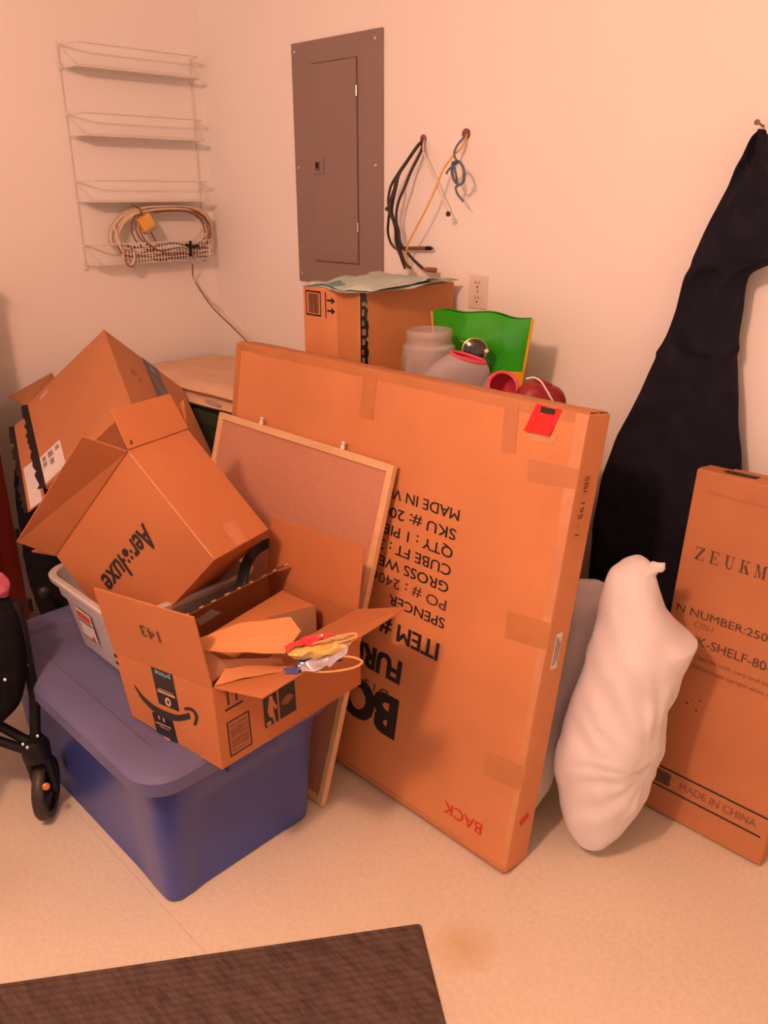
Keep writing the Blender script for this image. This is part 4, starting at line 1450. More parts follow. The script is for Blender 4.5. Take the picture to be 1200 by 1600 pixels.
MB().tube(P, 0.0032, 8).build('cord', M_BLUC, root, smooth=True)
MB().tube(smooth_path(zc_([(800, 400), (730, 445), (690, 490), (680, 515)], [0.08, 0.08, 0.075, 0.07]), 5), 0.0030, 8).build('loose_end', M_BLUC, root, smooth=True)
MB().tube(zc_([(848, 790), (882, 838)], [0.055, 0.052]), 0.0012, 6).build('bare_wire', M_WHTC, root)

# ================================================================== WIRE RACK on the left wall
root = thing('wire_wall_rack', 'white four-tier wire rack on the wall in the corner', 'rack', (0, -0.30, 1.25))
ry0, ry1, dpt = -0.556, -0.050, 0.088
wr_ = 0.0024
for yy in (ry0, ry1):
    MB().tube([(0.004, yy, 1.240), (0.004, yy, 1.955)], wr_, 8).build('post', M_WIREW, root, smooth=True)
for i, z in enumerate((1.948, 1.742, 1.533, 1.323)):
    pz = z - 0.067
    path = [(0.004, ry0, z), (0.03, ry0 + 0.012, z + 0.001), (dpt, ry0 + 0.030, z + 0.002), (dpt, (ry0 + ry1) / 2, z + 0.002), (dpt, ry1 - 0.024, z + 0.002),
            (0.03, ry1 - 0.010, z + 0.001), (0.004, ry1, z)]
    MB().tube(path, wr_, 8).build('guard_rail', M_WIREW, root, smooth=True)
    if i < 3:
        mb = MB().box((0.004, ry0 + 0.022, pz - 0.0015), (dpt, ry1 - 0.016, pz + 0.0015))
        mb.box((dpt - 0.003, ry0 + 0.022, pz + 0.0017), (dpt, ry1 - 0.016, pz + 0.008))
        mb.build('shelf_pan', M_WIREW, root)
    else:
        mb = MB()
        for k_ in range(9):
            xx = 0.006 + (dpt - 0.006) * k_ / 8
            mb.tube([(xx, ry0 + 0.022, pz), (xx, ry1 - 0.016, pz)], 0.0012, 6)
        for k_ in range(24):
            yy = ry0 + 0.022 + (ry1 - ry0 - 0.038) * k_ / 23
            mb.tube([(0.004, yy, pz), (dpt, yy, pz)], 0.0011, 6)
        mb.build('basket_floor', M_WIREW, root)
        mb = MB()
        for k_ in range(30):
            yy = -0.445 + 0.36 * k_ / 29
            mb.tube([(dpt, yy, pz), (dpt, yy, z)], 0.0014, 6)
        for k_ in range(1, 4):
            zz = pz + 0.067 * k_ / 4
            mb.tube([(dpt, -0.450, zz), (dpt, ry1 - 0.020, zz)], 0.0014, 6)
        mb.build('basket_grid', M_WIREW, root)
    for yy, s in ((ry0, 1), (ry1, -1)):
        MB().tube([(0.004, yy, z), (dpt, yy + s * 0.034, pz)], wr_ * 0.85, 8).build('brace', M_WIREW, root, smooth=True)
        MB().tube([(0.004, yy, pz), (dpt, yy + s * 0.022, pz)], wr_ * 0.85, 8).build('side_rail', M_WIREW, root, smooth=True)
for yy in (ry0, ry1):
    for z in (1.884, 1.250):
        MB().box((0.0, yy - 0.007, z - 0.012), (0.010, yy + 0.007, z + 0.012)).build('mount_clip', M_WIREW, root, bevel=0.003)


# ---- cables lying in the rack
def coil(cy, cz, ry, rz, turns, x0, seed, n=26, skew=0.0):
    rnd = random.Random(seed)
    pts = []
    ph = [rnd.random() * 6 for _ in range(4)]
    for i in range(int(turns * n)):
        a = 2 * math.pi * i / n + seed
        t = i / n
        ka = 1 + 0.09 * math.sin(t * 2.1 + ph[0]) + 0.05 * math.sin(a * 2 + ph[1])
        kb = 1 + 0.10 * math.sin(t * 1.7 + ph[2]) + 0.06 * math.sin(a * 3 + ph[3])
        y = cy + ry * ka * math.cos(a)
        z = cz + rz * kb * math.sin(a) + skew * math.cos(a)
        x = x0 + 0.014 * math.sin(t * 2.9 + seed) + 0.006 * math.sin(a * 2)
        pts.append(V((x, y, z)))
    return pts


P = coil(-0.268, 1.362, 0.205, 0.086, 4.3, 0.062, 2, skew=0.012)
root = thing('cable_coil', 'cream cable coiled in the bottom tier of the wire rack', 'cable', (0.06, -0.27, 1.265))
MB().tube(P, 0.0042, 8).build('cord', M_CREAM, root, smooth=True)
P = [on_x(178, 352, 0.085), on_x(190, 392, 0.10), on_x(196, 410, 0.10), on_x(206, 414, 0.10), on_x(210, 400, 0.10), on_x(204, 380, 0.095)]
MB().tube(smooth_path(P, 6), 0.0042, 8).build('loop', M_CREAM, root, smooth=True)
cl2 = [on_x(298, 385, 0.098), on_x(301, 408, 0.09), on_x(302, 432, 0.04), V((0.12, -0.145, 1.12)), at_depth(352, 488, 2.72), at_depth(397, 532, 2.62), at_depth(420, 560, 2.55)]
MB().tube(smooth_path(cl2, 6), 0.0026, 8).build('loose_end', M_CREAM, root, smooth=True)
P = coil(-0.225, 1.360, 0.165, 0.083, 3.6, 0.072, 5, skew=-0.008)
root = thing('cable_coil', 'brown cord coiled with the cream cable, trailing from the wire rack', 'cable', (0.07, -0.22, 1.275))
MB().tube(P, 0.0026, 8).build('cord', M_BROWN, root, smooth=True)
cl1 = [on_x(298, 383, 0.100), on_x(301, 405, 0.093), on_x(301, 428, 0.05), on_x(305, 440, 0.03), at_depth(330, 478, 2.85), at_depth(362, 510, 2.75), at_depth(386, 534, 2.68),
       at_depth(405, 560, 2.6)]
MB().tube(smooth_path(cl1, 6), 0.0024, 8).build('loose_end', M_BROWN, root, smooth=True)
P = [on_x(183, 385, 0.10), on_x(192, 398, 0.102), on_x(198, 412, 0.102), on_x(207, 416, 0.102), on_x(211, 402, 0.10), on_x(204, 384, 0.098)]
MB().tube(smooth_path(P, 6), 0.0030, 8).build('loop', M_BROWN, root, smooth=True)
for q_ in range(5):
    zz = 1.268 + 0.011 * q_
    P = [V((0.070 + 0.006 * math.sin(i * 1.7 + q_), -0.44 + 0.036 * i, zz + 0.006 * math.sin(i * 1.1 + q_ * 2))) for i in range(11)]
    MB().tube(smooth_path(P, 4), 0.0034, 6).build('basket_strand', M_BROWN, root, smooth=True)
# black cross-shaped twist tie
c_ = on_x(298, 386, 0.104)
mb = MB()
mb.tube([c_ + V((0, -0.020, 0.010)), c_, c_ + V((0, 0.034, 0.003))], 0.0052, 8)
mb.tube([c_ + V((0, 0.000, 0.022)), c_, c_ + V((0, -0.004, -0.034))], 0.0052, 8)
mb.build('twist_tie', M_BLACK, root, smooth=True)
# adapter
a_ = on_x(228, 348, 0.085)
root = thing('power_adapter', 'small yellow-tan plug adapter hanging in the cable coil', 'adapter', a_ + V((0, 0, -0.03)))
ry_ = Matrix.Rotation(math.radians(28), 3, 'X')
mb = MB().box((-0.014, -0.026, -0.026), (0.014, 0.026, 0.026))
mb.v = [a_ + ry_ @ p_ for p_ in mb.v]
mb.build('case', M_YELC, root, bevel=0.004)
mb = MB().box((-0.0145, -0.024, -0.034), (0.0145, 0.026, -0.020))
mb.v = [a_ + ry_ @ p_ for p_ in mb.v]
mb.build('label_strip', M_STICKT, root, bevel=0.002)
MB().tube(smooth_path([a_ + ry_ @ V((0, 0, 0.026)), a_ + V((0, -0.02, 0.05)), a_ + V((0, -0.05, 0.06))], 5), 0.0032, 8).build('cord', M_BROWN, root, smooth=True)
MB().tube(smooth_path([a_ + ry_ @ V((0, 0, -0.03)), a_ + V((0, 0.03, -0.06)), a_ + V((0, 0.045, -0.085))], 5), 0.0028, 8).build('cord', M_BROWN, root, smooth=True)

# ================================================================== SUPPORTS AND THINGS BEHIND THE BIG CARTON
SZ = 0.985


def plain_carton(label, x0, x1, y0, y1, z1, z0=0.0, name='plain_carton'):
    r = thing(name, label, 'box', ((x0 + x1) / 2, (y0 + y1) / 2, z0))
    MB().box((x0, y0, z0), (x1, y1, z1 - 0.003)).build('body', M_CARD2, r, bevel=0.003)
    ym = (y0 + y1) / 2
    MB().box((x0 + 0.002, y0 + 0.002, z1 - 0.003), (x1 - 0.002, ym - 0.001, z1)).build('top_flap', M_CARD2, r)
    MB().box((x0 + 0.002, ym + 0.001, z1 - 0.003), (x1 - 0.002, y1 - 0.002, z1)).build('top_flap', M_CARD2, r)
    return r


plain_carton('closed brown carton behind the wide furniture carton, under the barcode carton', 1.02, 1.42, -0.445, -0.03, SZ)
plain_carton('closed brown carton behind the wide furniture carton, under the gray clogs', 1.43, 1.79, -0.445, -0.17, SZ)

# ---- carton with barcode label on top
bx0, bx1, by0, by1, bz1 = 1.049, 1.285, -0.42, -0.03, 1.250
root = thing('barcode_carton', 'brown carton with printed label and tape strip against the wall below the panel', 'box', (1.167, -0.225, SZ))
MB().box((bx0, by0, SZ), (bx1, by1, bz1)).build('body', M_CARD, root, bevel=0.003)
MB().box((bx0 + 0.145, by0 - 0.0008, SZ), (bx1 - 0.004, by0, bz1 - 0.002)).build('packing_tape', M_PTAPE, root)
o = V((bx0, by0, bz1))
b_ = [rect(0.012, -0.080, 0.078, -0.075), rect(0.012, -0.015, 0.078, -0.010), rect(0.012, -0.080, 0.016, -0.010), rect(0.074, -0.080, 0.078, -0.010),
      rect(0.096, -0.082, 0.100, -0.010)]
mark('printed_label', b_, o, ux, (0, 0, 1), M_INK, root)
mark('printed_label', [rect(0.024 + 0.0056 * i, -0.072, 0.0275 + 0.0056 * i + 0.0008 * (i % 3), -0.018) for i in range(8)], o, ux, (0, 0, 1), M_INK_F, root)
for zz in (-0.032, -0.060):
    mark('printed_arrow', [rect(0.104, zz - 0.003, 0.126, zz + 0.003), [(0.122, zz - 0.010), (0.138, zz), (0.122, zz + 0.010)]], o, ux, (0, 0, 1), M_INK, root)
mb = MB()
k = 24
for i in range(k):
    z0_, z1_ = SZ + (bz1 - SZ) * i / k, SZ + (bz1 - SZ) * (i + 1) / k
    mb.box((bx1, by0 + 0.001, z0_), (bx1 + 0.0012, by0 + 0.022 + 0.010 * random.random(), z1_))
mb.build('black_tape', M_BTAPE, root)
mb = MB()
for i in range(9):
    z0_ = SZ + 0.02 + 0.026 * i
    mb.box((bx1 + 0.0012, by0 + 0.006, z0_), (bx1 + 0.0018, by0 + 0.010 + 0.012 * random.random(), z0_ + 0.010 + 0.008 * random.random()))
mb.build('tape_print', M_STICKT, root)

# ---- tissue paper on it
g = []
for i in range(19):
    row = []
    for j in range(31):
        a, b = i / 18, j / 30
        x = 1.075 + 0.26 * b + 0.02 * math.sin(a * 5)
        y = -0.435 + 0.37 * a + 0.025 * math.sin(b * 7)
        z = bz1 + 0.006 + 0.016 * abs(noise.noise(V((x * 16, y * 16, 3)))) + 0.010 * noise.noise(V((x * 40, y * 40, 1))) * 0.5 + 0.014 * math.sin(math.pi * a) * (0.6 + 0.4 * b)
        row.append(V((x, y, max(z, bz1 + 0.002))))
    g.append(row)
root = thing('tissue_paper', 'crumpled pale teal tissue paper on top of the barcode carton', 'paper', (1.2, -0.24, bz1))
mb = MB().grid(g)
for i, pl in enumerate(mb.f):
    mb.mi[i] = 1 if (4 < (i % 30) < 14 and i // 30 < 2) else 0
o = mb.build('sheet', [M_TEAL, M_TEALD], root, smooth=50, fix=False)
s = o.modifiers.new('thickness', 'SOLIDIFY')
s.thickness = 0.0015
g2 = [[p_ * 1.0 + V((0.02 * math.sin(p_.y * 20), 0, -0.004 + 0.012 * noise.noise(p_ * 24 + V((9, 2, 0))) * 0.3)) for p_ in r_[::2]] for r_ in g[::2]]
for r_ in g2:
    for p_ in r_:
        p_.z = max(p_.z - 0.004, bz1 + 0.0015)
o = MB().grid(g2).build('under_sheet', M_TEAL, root, smooth=50, fix=False)
s = o.modifiers.new('thickness', 'SOLIDIFY')
s.thickness = 0.001

# ---- clear jar
jc = on_y(670, 545, -0.335)
jr = 42 / F_PX * depth_of(jc)
jtop = on_y(670, 514, -0.335).z
root = thing('clear_jar', 'empty clear plastic jar beside the green bag', 'jar', (jc.x, jc.y, SZ))
hs_ = jtop - SZ
pr = [(jr * 0.90, 0.001), (jr * 0.99, 0.006), (jr, 0.02), (jr, hs_ - 0.052), (jr * 0.985, hs_ - 0.044), (jr * 0.86, hs_ - 0.036), (jr * 0.85, hs_ - 0.02),
      (jr * 0.87, hs_ - 0.018), (jr * 0.87, hs_ - 0.006), (jr * 0.85, hs_), (jr * 0.81, hs_), (jr * 0.81, hs_ - 0.036), (jr * 0.95, hs_ - 0.047), (jr * 0.965, 0.02), (jr * 0.9, 0.008)]
mb = MB()
mb.lathe(pr, V((jc.x, jc.y, SZ)), V((0, 0, 1)), 48)
mb.build('body', M_JAR, root, smooth=40)
for k_ in range(10):
    a = 2 * math.pi * k_ / 10 + 0.3
    d_ = V((math.cos(a), math.sin(a), 0))
    t_ = V((-d_.y, d_.x, 0))
    b0 = V((jc.x, jc.y, SZ + 0.02)) + d_ * (jr * 1.003)
    MB().panel(b0 - t_ * 0.014, b0 + t_ * 0.014, b0 + t_ * 0.014 + V((0, 0, hs_ - 0.09)), b0 - t_ * 0.014 + V((0, 0, hs_ - 0.09)), 0.0012).build('side_facet', M_JAR, root, bevel=0.0005)

# ---- green bag
root = thing('green_bag', 'shiny green snack bag with yellow edges standing against the wall', 'bag', (1.59, -0.27, SZ))
TL, TR = on_y(676, 486, -0.195), on_y(832, 498, -0.195)
BL, BR = V((TL.x + 0.030, -0.20, SZ + 0.002)), V((TR.x - 0.028, -0.20, SZ + 0.002))
nu, nv = 36, 26


def bagp(a, b, side):
    base = TL.lerp(TR, a).lerp(BL.lerp(BR, a), b)
    prof = (math.sin(math.pi * a) ** 0.55) * (math.sin(math.pi * min(1, b * 0.93 + 0.03)) ** 0.6)
    k_ = 0.036 * prof
    w = 0.010 * noise.noise(V((a * 4.5, b * 5, 2 + side))) * min(1, prof * 1.6)
    up_ = 0.012 * (math.sin(a * 3.4 + 0.1) + 0.5 * math.sin(a * 13)) * (1 - b) ** 2 * min(1, min(a, 1 - a) * 12)
    wob = 0.006 * math.sin(a * 12) * (1 - b) ** 3
    return base + V((0, side * (k_ + w) + wob, up_ * 0.5))


for side, nm in ((-1, 'front_film'), (1, 'back_film')):
    g = [[bagp(j / nu, i / nv, side) for j in range(nu + 1)] for i in range(nv + 1)]
    mb = MB().grid(g)
    for q_ in range(len(mb.f)):
        r_, c2 = q_ // nu, q_ % nu
        arch = 0.66 + 0.06 * math.cos((c2 / nu - 0.5) * 5)
        if r_ / nv > arch:
            mb.mi[q_] = 1
    mb.build(nm, [M_GREENB, M_YELB], root, smooth=60, fix=False)
for a in (0.0, 1.0):
    P = [bagp(a, i / 12, 0) + V((-0.003 if a == 0 else 0.003, 0, 0)) for i in range(13)]
    MB().tube(P, 0.0035, 6).build('side_seal', M_YELB, root, smooth=True)
P = [bagp(i / 24, 0, 0) + V((0, 0, 0.002)) for i in range(25)]
MB().tube(P, 0.0018, 6).build('top_seal', M_GREENB, root, smooth=True)


# ---- clogs
def clog(name, label, loc, yaw, L=0.20, W=0.085, rim_c=(0.03, 0.09), rim_r=(0.045, 0.032), tilt=0.0, outer=M_CLOG, inner=M_PINK, collar=None, cat='shoe',
         group=None, roll_=0.0, rad=0.0045, toe=0.0):
    """x towards the heel; opening ring above the sole, walls swept from the ring to the sole outline"""
    r = thing(name, label, cat, loc, group)
    Rm = Matrix.Rotation(yaw, 3, 'Z') @ Matrix.Rotation(roll_, 3, 'X')
    o_ = V(loc)
    n, k = 36, 12

    def sole(a, f=1.0):
        ca, sa = math.cos(a), math.sin(a)
        w = W / 2 * (1.0 - 0.10 * ca) * math.copysign(abs(sa) ** 0.8, sa)
        return V((L / 2 * f * math.copysign(abs(ca) ** 0.9, ca), w * f, 0))

    def ring_(a, f=1.0):
        return V((rim_c[0] + rim_r[0] * f * math.cos(a), rim_r[1] * f * math.sin(a), rim_c[1] - tilt * math.cos(a) * f))

    def wall(f_s, f_r, z0, bulge, steps):
        rows_ = []
        for t_ in range(steps + 1):
            t = t_ / steps
            row = []
            for q_ in range(n):
                a = 2 * math.pi * q_ / n
                P0, P2 = ring_(a, f_r), sole(a, f_s) + V3z(z0)
                C1 = V((P2.x * bulge, P2.y * bulge, P0.z * (0.92 - toe * max(0, -math.cos(a)))))
                p_ = P0 * (1 - t) ** 2 + C1 * 2 * t * (1 - t) + P2 * t * t
                row.append(Rm @ p_ + o_)
            rows_.append(row)
        return rows_
    up_r = wall(1.0, 1.0, 0.016, 1.04, k)
    MB().loft(up_r, False, False).build('upper', outer, r, smooth=60)
    MB().loft(wall(0.80, 0.94, 0.020, 0.90, k), False, True).build('lining', inner, r, smooth=60)
    MB().tube([p_ for p_ in up_r[0]], rad, 8, True).build('collar', collar or inner, r, smooth=True)
    mb = MB()
    mb.loft([[Rm @ (sole(2 * math.pi * q_ / n, f) + V3z(z)) + o_ for q_ in range(n)] for f, z in ((0.97, 0), (1.02, 0.004), (1.03, 0.014), (1.0, 0.018))])
    mb.build('sole', outer, r, smooth=40)
    return r


yr = math.atan2(RIGHT.y, RIGHT.x)
c1 = on_y(708, 588, -0.375)
clog('clog', 'gray clog with pink lining lying sideways beside the clear jar', (c1.x, c1.y, SZ + 0.012), yr - 0.10, L=0.190, W=0.078,
     rim_c=(0.036, 0.115), rim_r=(0.043, 0.027), tilt=0.012, roll_=math.radians(4), toe=0.34)
c2 = on_y(787, 606, -0.37)
clog('clog', 'gray clog with pink opening facing the room, next to the red shoe', (c2.x - 0.028, c2.y + 0.028, SZ), yr - math.pi / 2, L=0.135, W=0.098,
     rim_c=(0.028, 0.070), rim_r=(0.026, 0.036), tilt=0.032)
c3 = on_y(843, 618, -0.33)
clog('red_shoe', 'dark red shoe with white piping at the right end of the wide carton', (c3.x - 0.005, c3.y + 0.01, SZ), yr + 0.25, L=0.135, W=0.085,
     rim_c=(0.005, 0.088), rim_r=(0.018, 0.022), tilt=0.006, outer=M_REDS, inner=M_REDS)
shoe = [o for o in bpy.data.objects if o.name == 'red_shoe'][0]
pp_ = [at_depth(x, y, depth_of(c3) - d_) for x, y, d_ in ((822, 592, 0.036), (834, 590, 0.040), (845, 596, 0.044), (853, 608, 0.047), (861, 622, 0.048), (868, 634, 0.046))]
MB().tube(smooth_path(pp_, 5), 0.0022, 8).build('piping', M_WHITE, shoe, smooth=True)

# ---- sunglasses resting on the clog
sc = on_y(742, 549, -0.305)
root = thing('sunglasses', 'dark sunglasses with thin gold rims propped between the clog and the green bag', 'sunglasses', (sc.x, sc.y, sc.z - 0.03))
fu_ = unit(RIGHT * 0.72 + V((0, 0, 0.70)))
fn_ = -unit(ray(741, 556))
fv_ = unit(fn_.cross(fu_))
fu_ = unit(fv_.cross(fn_))
for k_ in (0, 1):
    cc_ = sc + fu_ * (-0.074 * k_) + fn_ * (-0.004 * k_)
    ring = [cc_ + fu_ * (0.032 * math.cos(a) * (1 + 0.05 * math.sin(a))) + fv_ * (0.031 * math.sin(a) - 0.003 * math.cos(2 * a)) for a in [2 * math.pi * i / 28 for i in range(28)]]
    mb = MB()
    dome = [[cc_ + (p_ - cc_) * f_ + fn_ * (0.006 * (1 - f_ * f_)) for p_ in ring] for f_ in (1.0, 0.75, 0.5, 0.25, 0.05)]
    back = [[p_ - fn_ * 0.0015 for p_ in q_] for q_ in reversed(dome)]
    mb.loft(list(reversed(back)) [::-1] + dome)
    mb.build('lens', M_LENS, root, smooth=60)
    MB().tube(ring, 0.0014, 6, True).build('rim', M_GOLD, root, smooth=True)
MB().tube(smooth_path([sc - fu_ * 0.027 + fv_ * 0.006, sc - fu_ * 0.031 + fv_ * 0.010 + fn_ * 0.003, sc - fu_ * 0.036 + fv_ * 0.006], 4), 0.0013, 6).build('bridge', M_GOLD, root)
MB().tube(smooth_path([sc + fv_ * 0.024, sc + fv_ * 0.036 - fu_ * 0.004, sc + fv_ * 0.046 - fu_ * 0.010], 4), 0.0015, 6).build('temple', M_GOLD, root)
MB().tube(smooth_path([sc + fu_ * 0.027 - fv_ * 0.004, sc + fu_ * 0.030 - fv_ * 0.014 - fn_ * 0.02, sc + fu_ * 0.02 - fv_ * 0.03 - fn_ * 0.05], 4), 0.0022, 6).build('temple', M_GOLD, root)
MB().lathe([(0.004, -0.004), (0.006, 0), (0.004, 0.004)], sc + fu_ * 0.022 - fv_ * 0.020 + fn_ * 0.003, fn_, 10).build('nose_pad', M_STICK, root, smooth=True)

# ================================================================== GREEN TOTE WITH BLANKET (corner)
root = thing('green_tote', 'dark green plastic tote with lid behind the pile in the corner', 'tote', (0.5, -0.27, 0.42))
gcx, gcy = 0.50, -0.265
mb = MB()
rr = [rrect(gcx, gcy, hx, hy, 0.04, z, n=5, side=8, inset=ins) for z, hx, hy, ins in
      ((0.42, 0.335, 0.175, 0), (0.43, 0.34, 0.18, 0), (0.60, 0.352, 0.190, 0.006), (0.70, 0.360, 0.197, 0.006), (0.72, 0.362, 0.199, 0), (0.765, 0.366, 0.203, 0))]
mb.loft(rr)
mb.build('body', M_GREENT, root, smooth=35)
mb = MB()
rr = [rrect(gcx, gcy, hx, hy, 0.045, z, n=5, side=4) for z, hx, hy in
      ((0.762, 0.370, 0.207), (0.762, 0.380, 0.217), (0.800, 0.380, 0.217), (0.806, 0.374, 0.211), (0.806, 0.34, 0.18), (0.812, 0.33, 0.17))]
mb.loft(rr)
gl = mb.build('lid', M_GREENT, root, smooth=35)
o = on_y(332, 629, gcy - 0.2185)
MB().loft([[V((o.x + 0.045 * math.cos(a), gcy - 0.2172 - t_, o.z - 0.002 + 0.010 * math.sin(a))) for a in [2 * math.pi * i / 20 for i in range(20)]] for t_ in (0, 0.002)]).build('lid_patch', M_GRAYP, gl)
plain_carton('brown carton under the dark green tote in the corner', 0.14, 0.86, -0.47, -0.06, 0.42)

root = thing('folded_blanket', 'tan folded blanket lying on the dark green tote', 'blanket', (0.45, -0.29, 0.812))
for ly, (z0, z1, x0, x1, y0, y1) in enumerate(((0.814, 0.850, 0.10, 0.88, -0.500, -0.06), (0.850, 0.888, 0.06, 0.86, -0.485, -0.05))):
    g = []
    nx_, ny_ = 36, 22
    top, bot = [], []
    for i in range(ny_ + 1):
        rt_, rb_ = [], []
        for j in range(nx_ + 1):
            a, b = j / nx_, i / ny_
            x = x0 + (x1 - x0) * a
            y = y0 + (y1 - y0) * b + 0.06 * (0.5 - a) * (-1)
            ed = min(1, min(a, 1 - a) * 14, min(b, 1 - b) * 9)
            rnd_ = math.sqrt(max(0, 1 - (1 - ed) ** 2))
            zm = (z0 + z1) / 2
            hh = (z1 - z0) / 2
            nzv = 0.010 * noise.noise(V((x * 5, y * 5, ly * 4))) + 0.005 * noise.noise(V((x * 14, y * 14, ly)))
            y += 0.010 * noise.noise(V((x * 6, ly * 3, 1)))
            rt_.append(V((x, y, zm + hh * rnd_ + (nzv + 0.006) * ed * (1 if ly else 0.3))))
            rb_.append(V((x, y, zm - hh * rnd_)))
        top.append(rt_)
        bot.append(rb_)
    mb = MB().grid(top)
    mb.grid(bot, flip=True)
    mb.build('fold', M_BLANKET, root, smooth=60, fix=False)

# ================================================================== BLACK SOFT BAG behind the tote
rows = [(36, 62, 690, 2.72, 0.03), (28, 72, 716, 2.69, 0.05), (28, 80, 760, 2.65, 0.06), (33, 90, 810, 2.63, 0.07), (42, 110, 860, 2.61, 0.08), (55, 130, 900, 2.60, 0.09),
        (66, 150, 935, 2.60, 0.10), (80, 165, 970, 2.60, 0.10), (90, 175, 1000, 2.60, 0.10)]
secs = []
for xl, xr, yy, dd, th in interp(rows, 5):
    cc_ = at_depth((xl + xr) / 2, yy, dd)
    secs.append((cc_, RIGHT * ((xr - xl) / 2 / F_PX * dd), LV * th))
root = thing('black_bag', 'tall black soft bag behind the gray bin beside the red cabinet', 'bag', (0.6, -1.0, 0))
soft('bag_body', secs, M_BLACKF, root, wr=0.016, fr=12, seed=6)
kp = at_depth(70, 925, 2.40)
MB().lathe([(0.008, -0.014), (0.018, -0.010), (0.020, 0), (0.016, 0.012), (0.006, 0.016)], kp, -ray(70, 925), 14).build('buckle', M_BLACK, root, smooth=True)
MB().tube(smooth_path([kp, at_depth(80, 940, 2.41), at_depth(90, 955, 2.42)], 5), 0.012, 8).build('strap', M_BLACKF, root, smooth=True)
MB().tube(smooth_path([at_depth(46, 690, 2.69), at_depth(34, 690, 2.70), at_depth(22, 697, 2.71), at_depth(17, 700, 2.715)], 5), 0.006, 8).build('yellow_tab', M_YELC, root, smooth=True)

# ================================================================== RED-BROWN CABINET (far left)
root = thing('red_cabinet', 'dark mahogany red cabinet standing at the left edge', 'cabinet', (0.15, -1.5, 0))
KX, KY = 0.30, -1.060
MB().box((0.005, -2.0, 0), (KX - 0.02, KY, 1.3)).build('body', M_RED_W, root, bevel=0.003)
for i in range(2):
    y1_ = KY - 0.004 - 0.468 * i
    y0_ = y1_ - 0.462
    dr = MB().box((KX - 0.02, y0_, 0.05), (KX, y1_, 1.29)).build('door', M_RED_W, root, bevel=0.003)
    MB().box((KX, y0_ + 0.06, 0.14), (KX + 0.005, y1_ - 0.06, 1.20)).build('door_panel', M_RED_W, dr, bevel=0.003)
    ky = y0_ + 0.035 if i == 0 else y1_ - 0.035
    MB().lathe([(0.006, 0), (0.006, 0.012), (0.014, 0.020), (0.012, 0.028), (0.004, 0.032)], V((KX, ky, 0.75)), V((1, 0, 0)), 16).build('knob', M_STEEL, dr, smooth=True)
MB().box((0.005, -2.01, 1.30), (KX + 0.01, KY + 0.004, 1.33)).build('top', M_RED_W, root, bevel=0.004)
for z in (0.44, 0.18):
    MB().lathe([(0.007, -0.022), (0.007, 0.022)], V((KX - 0.002, KY + 0.004, z)), V((0, 0, 1)), 10).build('hinge', M_BLACK, root, smooth=True)

# ================================================================== STROLLER (left edge)
root = thing('stroller', 'black folding stroller with a small front wheel at the left edge', 'stroller', (1.10, -1.40, 0))
wc = V((1.107, -1.377, 0.084))
view = unit(V((wc.x - CAM.x, wc.y - CAM.y, 0)))
roll = Matrix.Rotation(math.radians(-20), 3, 'Z') @ view
ax = roll.cross(V((0, 0, 1))).normalized()
Rw = 0.082
wh = MB().lathe([(Rw * 0.74, -0.013), (Rw * 0.93, -0.014), (Rw, -0.007), (Rw, 0.007), (Rw * 0.93, 0.014), (Rw * 0.74, 0.013), (Rw * 0.72, 0)], wc, ax, 40, cap=False)
wo = wh.build('wheel', M_TIRE, root, smooth=40)
MB().lathe([(Rw * 0.74, -0.008), (Rw * 0.74, 0.008), (Rw * 0.55, 0.004), (0.022, 0.012), (0.012, 0.016), (0.012, -0.016), (0.022, -0.012), (Rw * 0.55, -0.004), (Rw * 0.74, -0.008)],
           wc, ax, 32, cap=False).build('rim', M_BLACK, wo, smooth=40)
MB().lathe([(0.004, -0.030), (0.004, 0.030)], wc, ax, 10).build('axle', M_STEEL, wo, smooth=True)
for s in (-1, 1):
    a = wc + ax * (0.022 * s)
    b = wc + ax * (0.020 * s) + V((0, 0, 0.112)) - roll * 0.02
    MB().tube([a - V((0, 0, 0.01)), a.lerp(b, 0.5), b], [0.009, 0.011, 0.014], 10).build('fork', M_BLACK, root, smooth=True)
top_ = wc + V((0, 0, 0.135)) - roll * 0.02
MB().lathe([(0.028, -0.030), (0.034, -0.02), (0.034, 0.012), (0.024, 0.03)], top_, V((0, 0, 1)), 18).build('swivel_housing', M_BLACK, root, smooth=40)
rf = wc - view * (Rw + 0.013) * 0.80 + V((0, 0, (Rw + 0.012) * 0.62))
mb = MB().lathe([(0.009, 0), (0.009, 0.003), (0.006, 0.004)], rf, unit(rf - wc), 14)
mb.build('reflector', M_AMBER, root, smooth=True)
MB().tube([top_, at_depth(54, 1090, 1.955), at_depth(36, 990, 1.90), at_depth(26, 938, 1.88)], 0.013, 10).build('front_leg', M_BLACK, root, smooth=True)
MB().tube([top_ + V((0, 0, 0.01)), at_depth(0, 1134, 1.97), at_depth(-160, 1090, 1.94)], 0.012, 10).build('lower_bar', M_BLACK, root, smooth=True)
MB().tube([top_ - V((0, 0, 0.015)), at_depth(0, 1158, 1.96), at_depth(-160, 1130, 1.92)], 0.012, 10).build('lower_bar', M_BLACK, root, smooth=True)
MB().tube([at_depth(48, 1060, 1.935), at_depth(20, 1020, 1.90), at_depth(-60, 930, 1.88)], 0.009, 10).build('brace', M_BLACK, root, smooth=True)
secs = []
for xl, xr, yy, dd, th in interp([(-190, 16, 935, 1.88, 0.02), (-190, 30, 960, 1.88, 0.04), (-190, 36, 1010, 1.88, 0.05), (-190, 38, 1060, 1.88, 0.05), (-190, 30, 1100, 1.885, 0.04), (-180, 8, 1125, 1.89, 0.02)], 4):
    secs.append((at_depth((xl + xr) / 2, yy, dd), RIGHT * ((xr - xl) / 2 / F_PX * dd), LV * th))
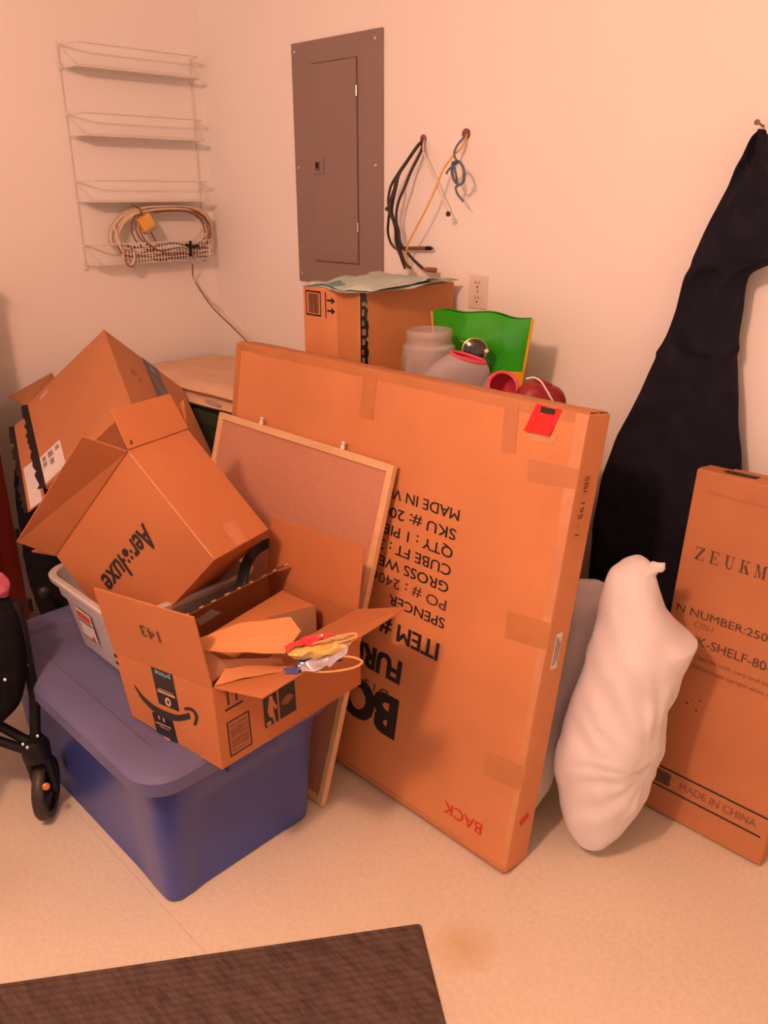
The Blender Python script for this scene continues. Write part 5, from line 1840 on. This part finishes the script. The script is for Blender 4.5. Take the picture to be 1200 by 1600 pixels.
soft('seat_fabric', secs, M_BLACKF, root, wr=0.006, seed=8, power=3.5)
for x, y, d_, m in ((59, 1150, 1.945, M_STEEL), (36, 1163, 1.94, M_STEEL), (43, 1168, 1.938, M_STEEL), (8, 1062, 1.822, M_STEEL), (42, 1040, 1.905, M_REDB)):
    MB().lathe([(0.004, 0), (0.0035, 0.002), (0.001, 0.003)], at_depth(x, y, d_), -unit(ray(x, y)), 10).build('rivet', m, root, smooth=True)
# the rest of the frame, left of the view
wheel_parts = [o for o in root.children if o.name.split('.')[0] in ('wheel', 'fork', 'swivel_housing')]
for off_ in (-RIGHT * 0.36, -RIGHT * 0.36 - LEVEL * 0.30, -RIGHT * 0.12 - LEVEL * 0.30):
    for src in wheel_parts:
        c_ = src.copy()
        c_.parent = root
        c_.location = src.location + off_
        COL.objects.link(c_)
        for ch in src.children:
            d_ = ch.copy()
            d_.parent = c_
            COL.objects.link(d_)
    t0_ = top_ + off_
    seat_p = at_depth(-80, 1050, 1.88)
    MB().tube([t0_, t0_.lerp(seat_p, 0.5) + V3z(0.06), V((t0_.x * 0.45 + seat_p.x * 0.55, t0_.y * 0.45 + seat_p.y * 0.55, seat_p.z))], 0.012, 10).build('leg', M_BLACK, root, smooth=True)
hb0 = at_depth(-170, 1040, 1.86)
for k_ in (0.0, -0.26):
    MB().tube(smooth_path([hb0 + LEVEL * k_, hb0 + LEVEL * k_ - RIGHT * 0.10 + V3z(0.25), hb0 + LEVEL * k_ - RIGHT * 0.22 + V3z(0.52), hb0 + LEVEL * k_ - RIGHT * 0.30 + V3z(0.56)], 5),
              0.012, 10).build('push_handle', M_BLACK, root, smooth=True)
# pink cloth on the stroller seat
rows = [(-60, 4, 900, 1.88, 0.02), (-60, 10, 908, 1.875, 0.03), (-60, 14, 920, 1.87, 0.035), (-60, 13, 931, 1.875, 0.02)]
secs = []
for xl, xr, yy, dd, th in interp(rows, 5):
    secs.append((at_depth((xl + xr) / 2, yy, dd), RIGHT * ((xr - xl) / 2 / F_PX * dd), LV * th))
o = soft('pink_blanket', secs, M_PINKB, None, wr=0.01, fr=20, seed=3)
tag(o, 'crumpled pink fleece blanket on the stroller', 'blanket')

# ================================================================== RUG
rc_, d1 = V((2.024, -0.966, 0)), unit((-0.505, -0.704, 0))
d2 = unit((0.704, -0.505, 0))
M_RUG = rug_mat(d1)
root = thing('floor_rug', 'dark brown ribbed rug on the floor in the foreground', 'rug', rc_ + d1 * 0.6 + d2 * 0.45)
g = []
nr, LR, WR = 110, 1.2, 0.9
for i in range(nr + 1):
    w = WR * i / nr
    zr = 0.007 + (0.0016 if i % 2 else 0.0) if 0 < i < nr else 0.006
    g.append([rc_ + d2 * w + d1 * (LR * j / 2) + V((0, 0, zr)) for j in range(3)])
mb = MB().grid(g)
b0 = [rc_, rc_ + d1 * LR, rc_ + d1 * LR + d2 * WR, rc_ + d2 * WR]
mb.add([p_ + V((0, 0, 0.001)) for p_ in b0] + [p_ + V((0, 0, 0.006)) for p_ in b0], [(0, 1, 5, 4), (1, 2, 6, 5), (2, 3, 7, 6), (3, 0, 4, 7), (0, 3, 2, 1)])
mb.build('carpet_top', M_RUG, root)
mb = MB()
for a, b in ((rc_, rc_ + d1 * LR), (rc_, rc_ + d2 * WR)):
    mb.tube([a + V((0, 0, 0.005)), b + V((0, 0, 0.005))], 0.005, 8)
mb.build('edge_binding', M_RUG, root)
